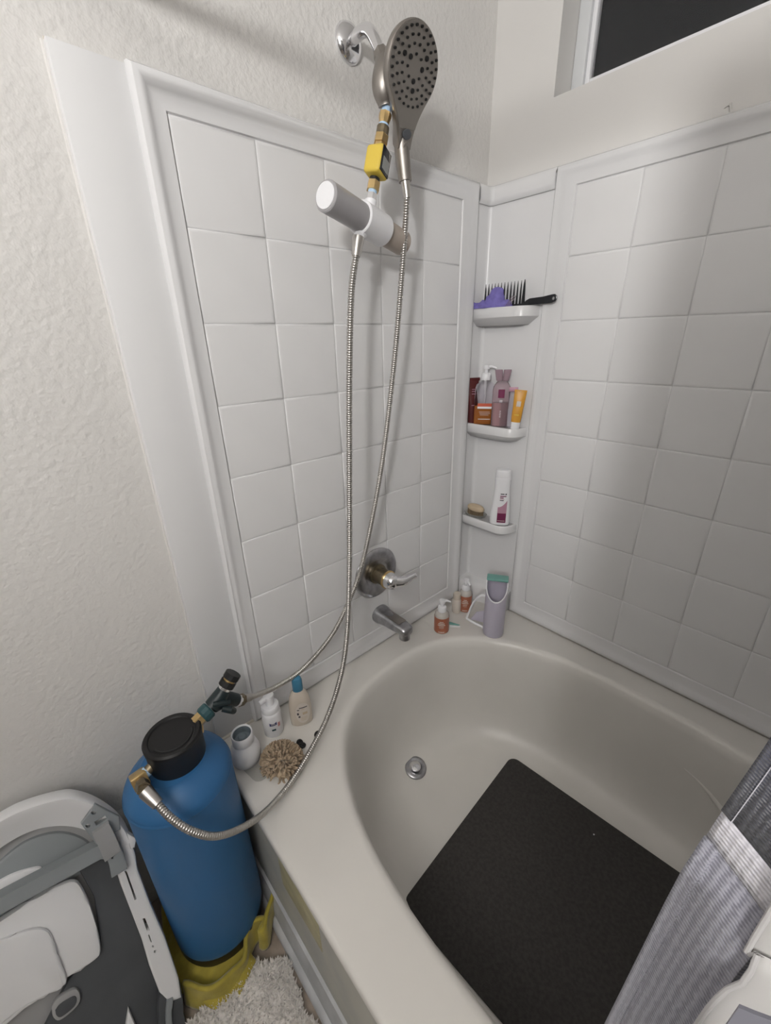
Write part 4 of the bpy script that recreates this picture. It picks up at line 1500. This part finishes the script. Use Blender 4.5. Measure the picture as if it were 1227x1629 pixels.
# ------------------------------------------------------------------ shower curtain, liner and rod
ROD_Y, ROD_Z = -1.045, 1.918
rd = thing('curtain_rod', (.76, ROD_Y, ROD_Z), 'straight chrome curtain rod above the tub edge', 'rod')
part('rod', tube([(XW + .004, ROD_Y, ROD_Z), (1.541, ROD_Y, ROD_Z)], .0125, 20), 'chrome', rd)
for x0, x1 in ((XW, XW + .014), (1.531, 1.545)):
    part('end_cap', tube([(x0, ROD_Y, ROD_Z), (x1, ROD_Y, ROD_Z)], .022, 24), 'chrome', rd)

cu_x = [(1.95, .945), (1.6, .938), (1.35, .930), (1.23, .9212), (1.17, .9157), (1.11, .911), (1.03, .9086), (.90, .905), (.75, .902), (.5, .90), (.3, .90)]


def edge_x(z):
    for (z0, x0), (z1, x1) in zip(cu_x, cu_x[1:]):
        if z1 <= z <= z0:
            return x0 + (x1 - x0) * (z0 - z) / (z0 - z1)
    return cu_x[-1][1]


def curtain_pos(s, z):
    """s metres of cloth from the free edge"""
    ex_ = edge_x(z)
    if s < .040:
        return V((ex_ + s * .80, -1.040 - s * .58, z))
    p0 = V((ex_ + .032, -1.0632, z))
    q = s - .040
    x = p0.x + q * .62
    y = -1.045 - .0182 * math.cos(q * 62) + .010 * math.sin(q * 17)
    return V((x, y, z))


SW = 0.80
ZTOP, ZBOT = 1.895, .428
zs_str0, zs_str1 = 1.152, 1.176


def sheet(name, s0, s1, z0, z1, ns_, nz_, m, root, fn=curtain_pos, off=0.0):
    geo = grid(ns_, nz_, lambda u, v: fn(s0 + (s1 - s0) * u, z0 + (z1 - z0) * v) + V((0, off, 0)))
    o = part(name, geo, m, root)
    uv = o.data.uv_layers.new(name='UVMap')
    for li, l in enumerate(o.data.loops):
        i, j = l.vertex_index % (ns_ + 1), l.vertex_index // (ns_ + 1)
        uv.data[li].uv = (s0 + (s1 - s0) * i / ns_, z0 + (z1 - z0) * j / nz_)
    solid(o, .0012, 0)
    return o


ct = thing('shower_curtain', (1.1, -1.045, ZTOP), 'grey woven shower curtain with one white stripe hanging at the tub edge', 'curtain')
sheet('upper_cloth', 0, SW, zs_str1 - .0006, ZTOP, 160, 14, 'curtd', ct)
sheet('white_stripe', -.0002, SW, zs_str0, zs_str1, 160, 3, 'stripe', ct)
sheet('lower_cloth', 0, SW, ZBOT, zs_str0 + .0006, 160, 20, 'curt', ct)


def hem_fn(s, z):
    return curtain_pos(s, z) + V((.0, -.0010, 0)) + V((-.0006, 0, 0))


sheet('side_hem', -.0004, .0054, zs_str1, ZTOP, 4, 14, 'curtd', ct, hem_fn)
sheet('side_hem', -.0004, .0078, ZBOT, zs_str0, 4, 20, 'curt', ct, hem_fn)
part('hem_stitching', tube([curtain_pos(.0056, z) + V((-.0008, -.0022, 0)) for z in [zs_str1 + k * .02 for k in range(30)]], .00022, 6), 'stripe', ct)
for k in range(7):
    x = 0.96 + k * .075
    a = [V((x, ROD_Y + .020 * math.cos(t), ROD_Z - .008 + .022 * math.sin(t))) for t in [i * 2 * math.pi / 20 for i in range(21)]]
    part('ring', tube(a, .0015, 6, caps=False), 'chrome', ct)

ln = thing('curtain_liner', (1.1, -1.10, ZTOP), 'white plastic curtain liner bunched against the grey curtain', 'curtain')
lE = [at(1232, 1440, 1, -1.066), at(1208, 1510, 1, -1.068), at(1188, 1560, 1, -1.070), at(1172, 1563, 1, -1.070), at(1152, 1580, 1, -1.071), at(1108, 1632, 1, -1.073)]
le2 = [lE[0] + V((.006, -.001, .5))] + lE + [V((lE[-1].x - .001, -1.074, lE[-1].z - .20))]
lec = resample(catmull(le2, 6), .012)
geo = grid(20, len(lec) - 1, lambda u, v: lec[min(len(lec) - 1, int(round(v * (len(lec) - 1))))] + V((.16 * u, -.045 * u + .012 * math.sin(u * 9), 0)))
o = part('liner_sheet', geo, 'liner', ln)
solid(o, .0008, 0)
part('liner_hem', tube(lec, .0013, 8), 'linerh', ln)
fq = [at(*q, 1, -1.105) for q in ((1154, 1632), (1176, 1600), (1200, 1610), (1240, 1625))]
fq += [V((fq[3].x + .02, -1.108, .80)), V((fq[3].x + .03, -1.108, .44)), V((fq[0].x - .01, -1.108, .44)), V((fq[0].x - .006, -1.106, .80))]
part('added_flap', loft([[q + V((0, d, 0)) for q in fq] for d in (-.0008, .0008)]), 'curt', ct, smooth=False)  # flap of curtain cloth added to stand for the dark lower right corner

# ------------------------------------------------------------------ vanity lamp behind the camera
vl = thing('vanity_lamp', LAMP_POS, 'oval chrome wall lamp on the rear bathroom wall', 'lamp')
part('backplate', box(LAMP_POS.x - .06, LAMP_POS.x + .06, -2.649, -2.63, LAMP_POS.z - .06, LAMP_POS.z + .06, .004), 'chrome', vl)
part('bracket', tube([(LAMP_POS.x, -2.635, LAMP_POS.z), (LAMP_POS.x + .012, LAMP_POS.y - .04, LAMP_POS.z)], .012, 16), 'chrome', vl)
dq = lo_.rotation_euler.to_matrix().to_4x4()
dq.translation = LAMP_POS
part('housing', xf(lathe([(LAMP_R + .012, -.002), (LAMP_R + .012, .03), (.03, .05), (.0, .05)], 40, 1.0, 1.8), dq), 'chrome', vl)
part('diffuser', xf(lathe([(0, .003), (LAMP_R + .010, .003), (LAMP_R + .010, .006), (0, .006)], 40, 1.0, 1.8), dq), 'globe', vl)
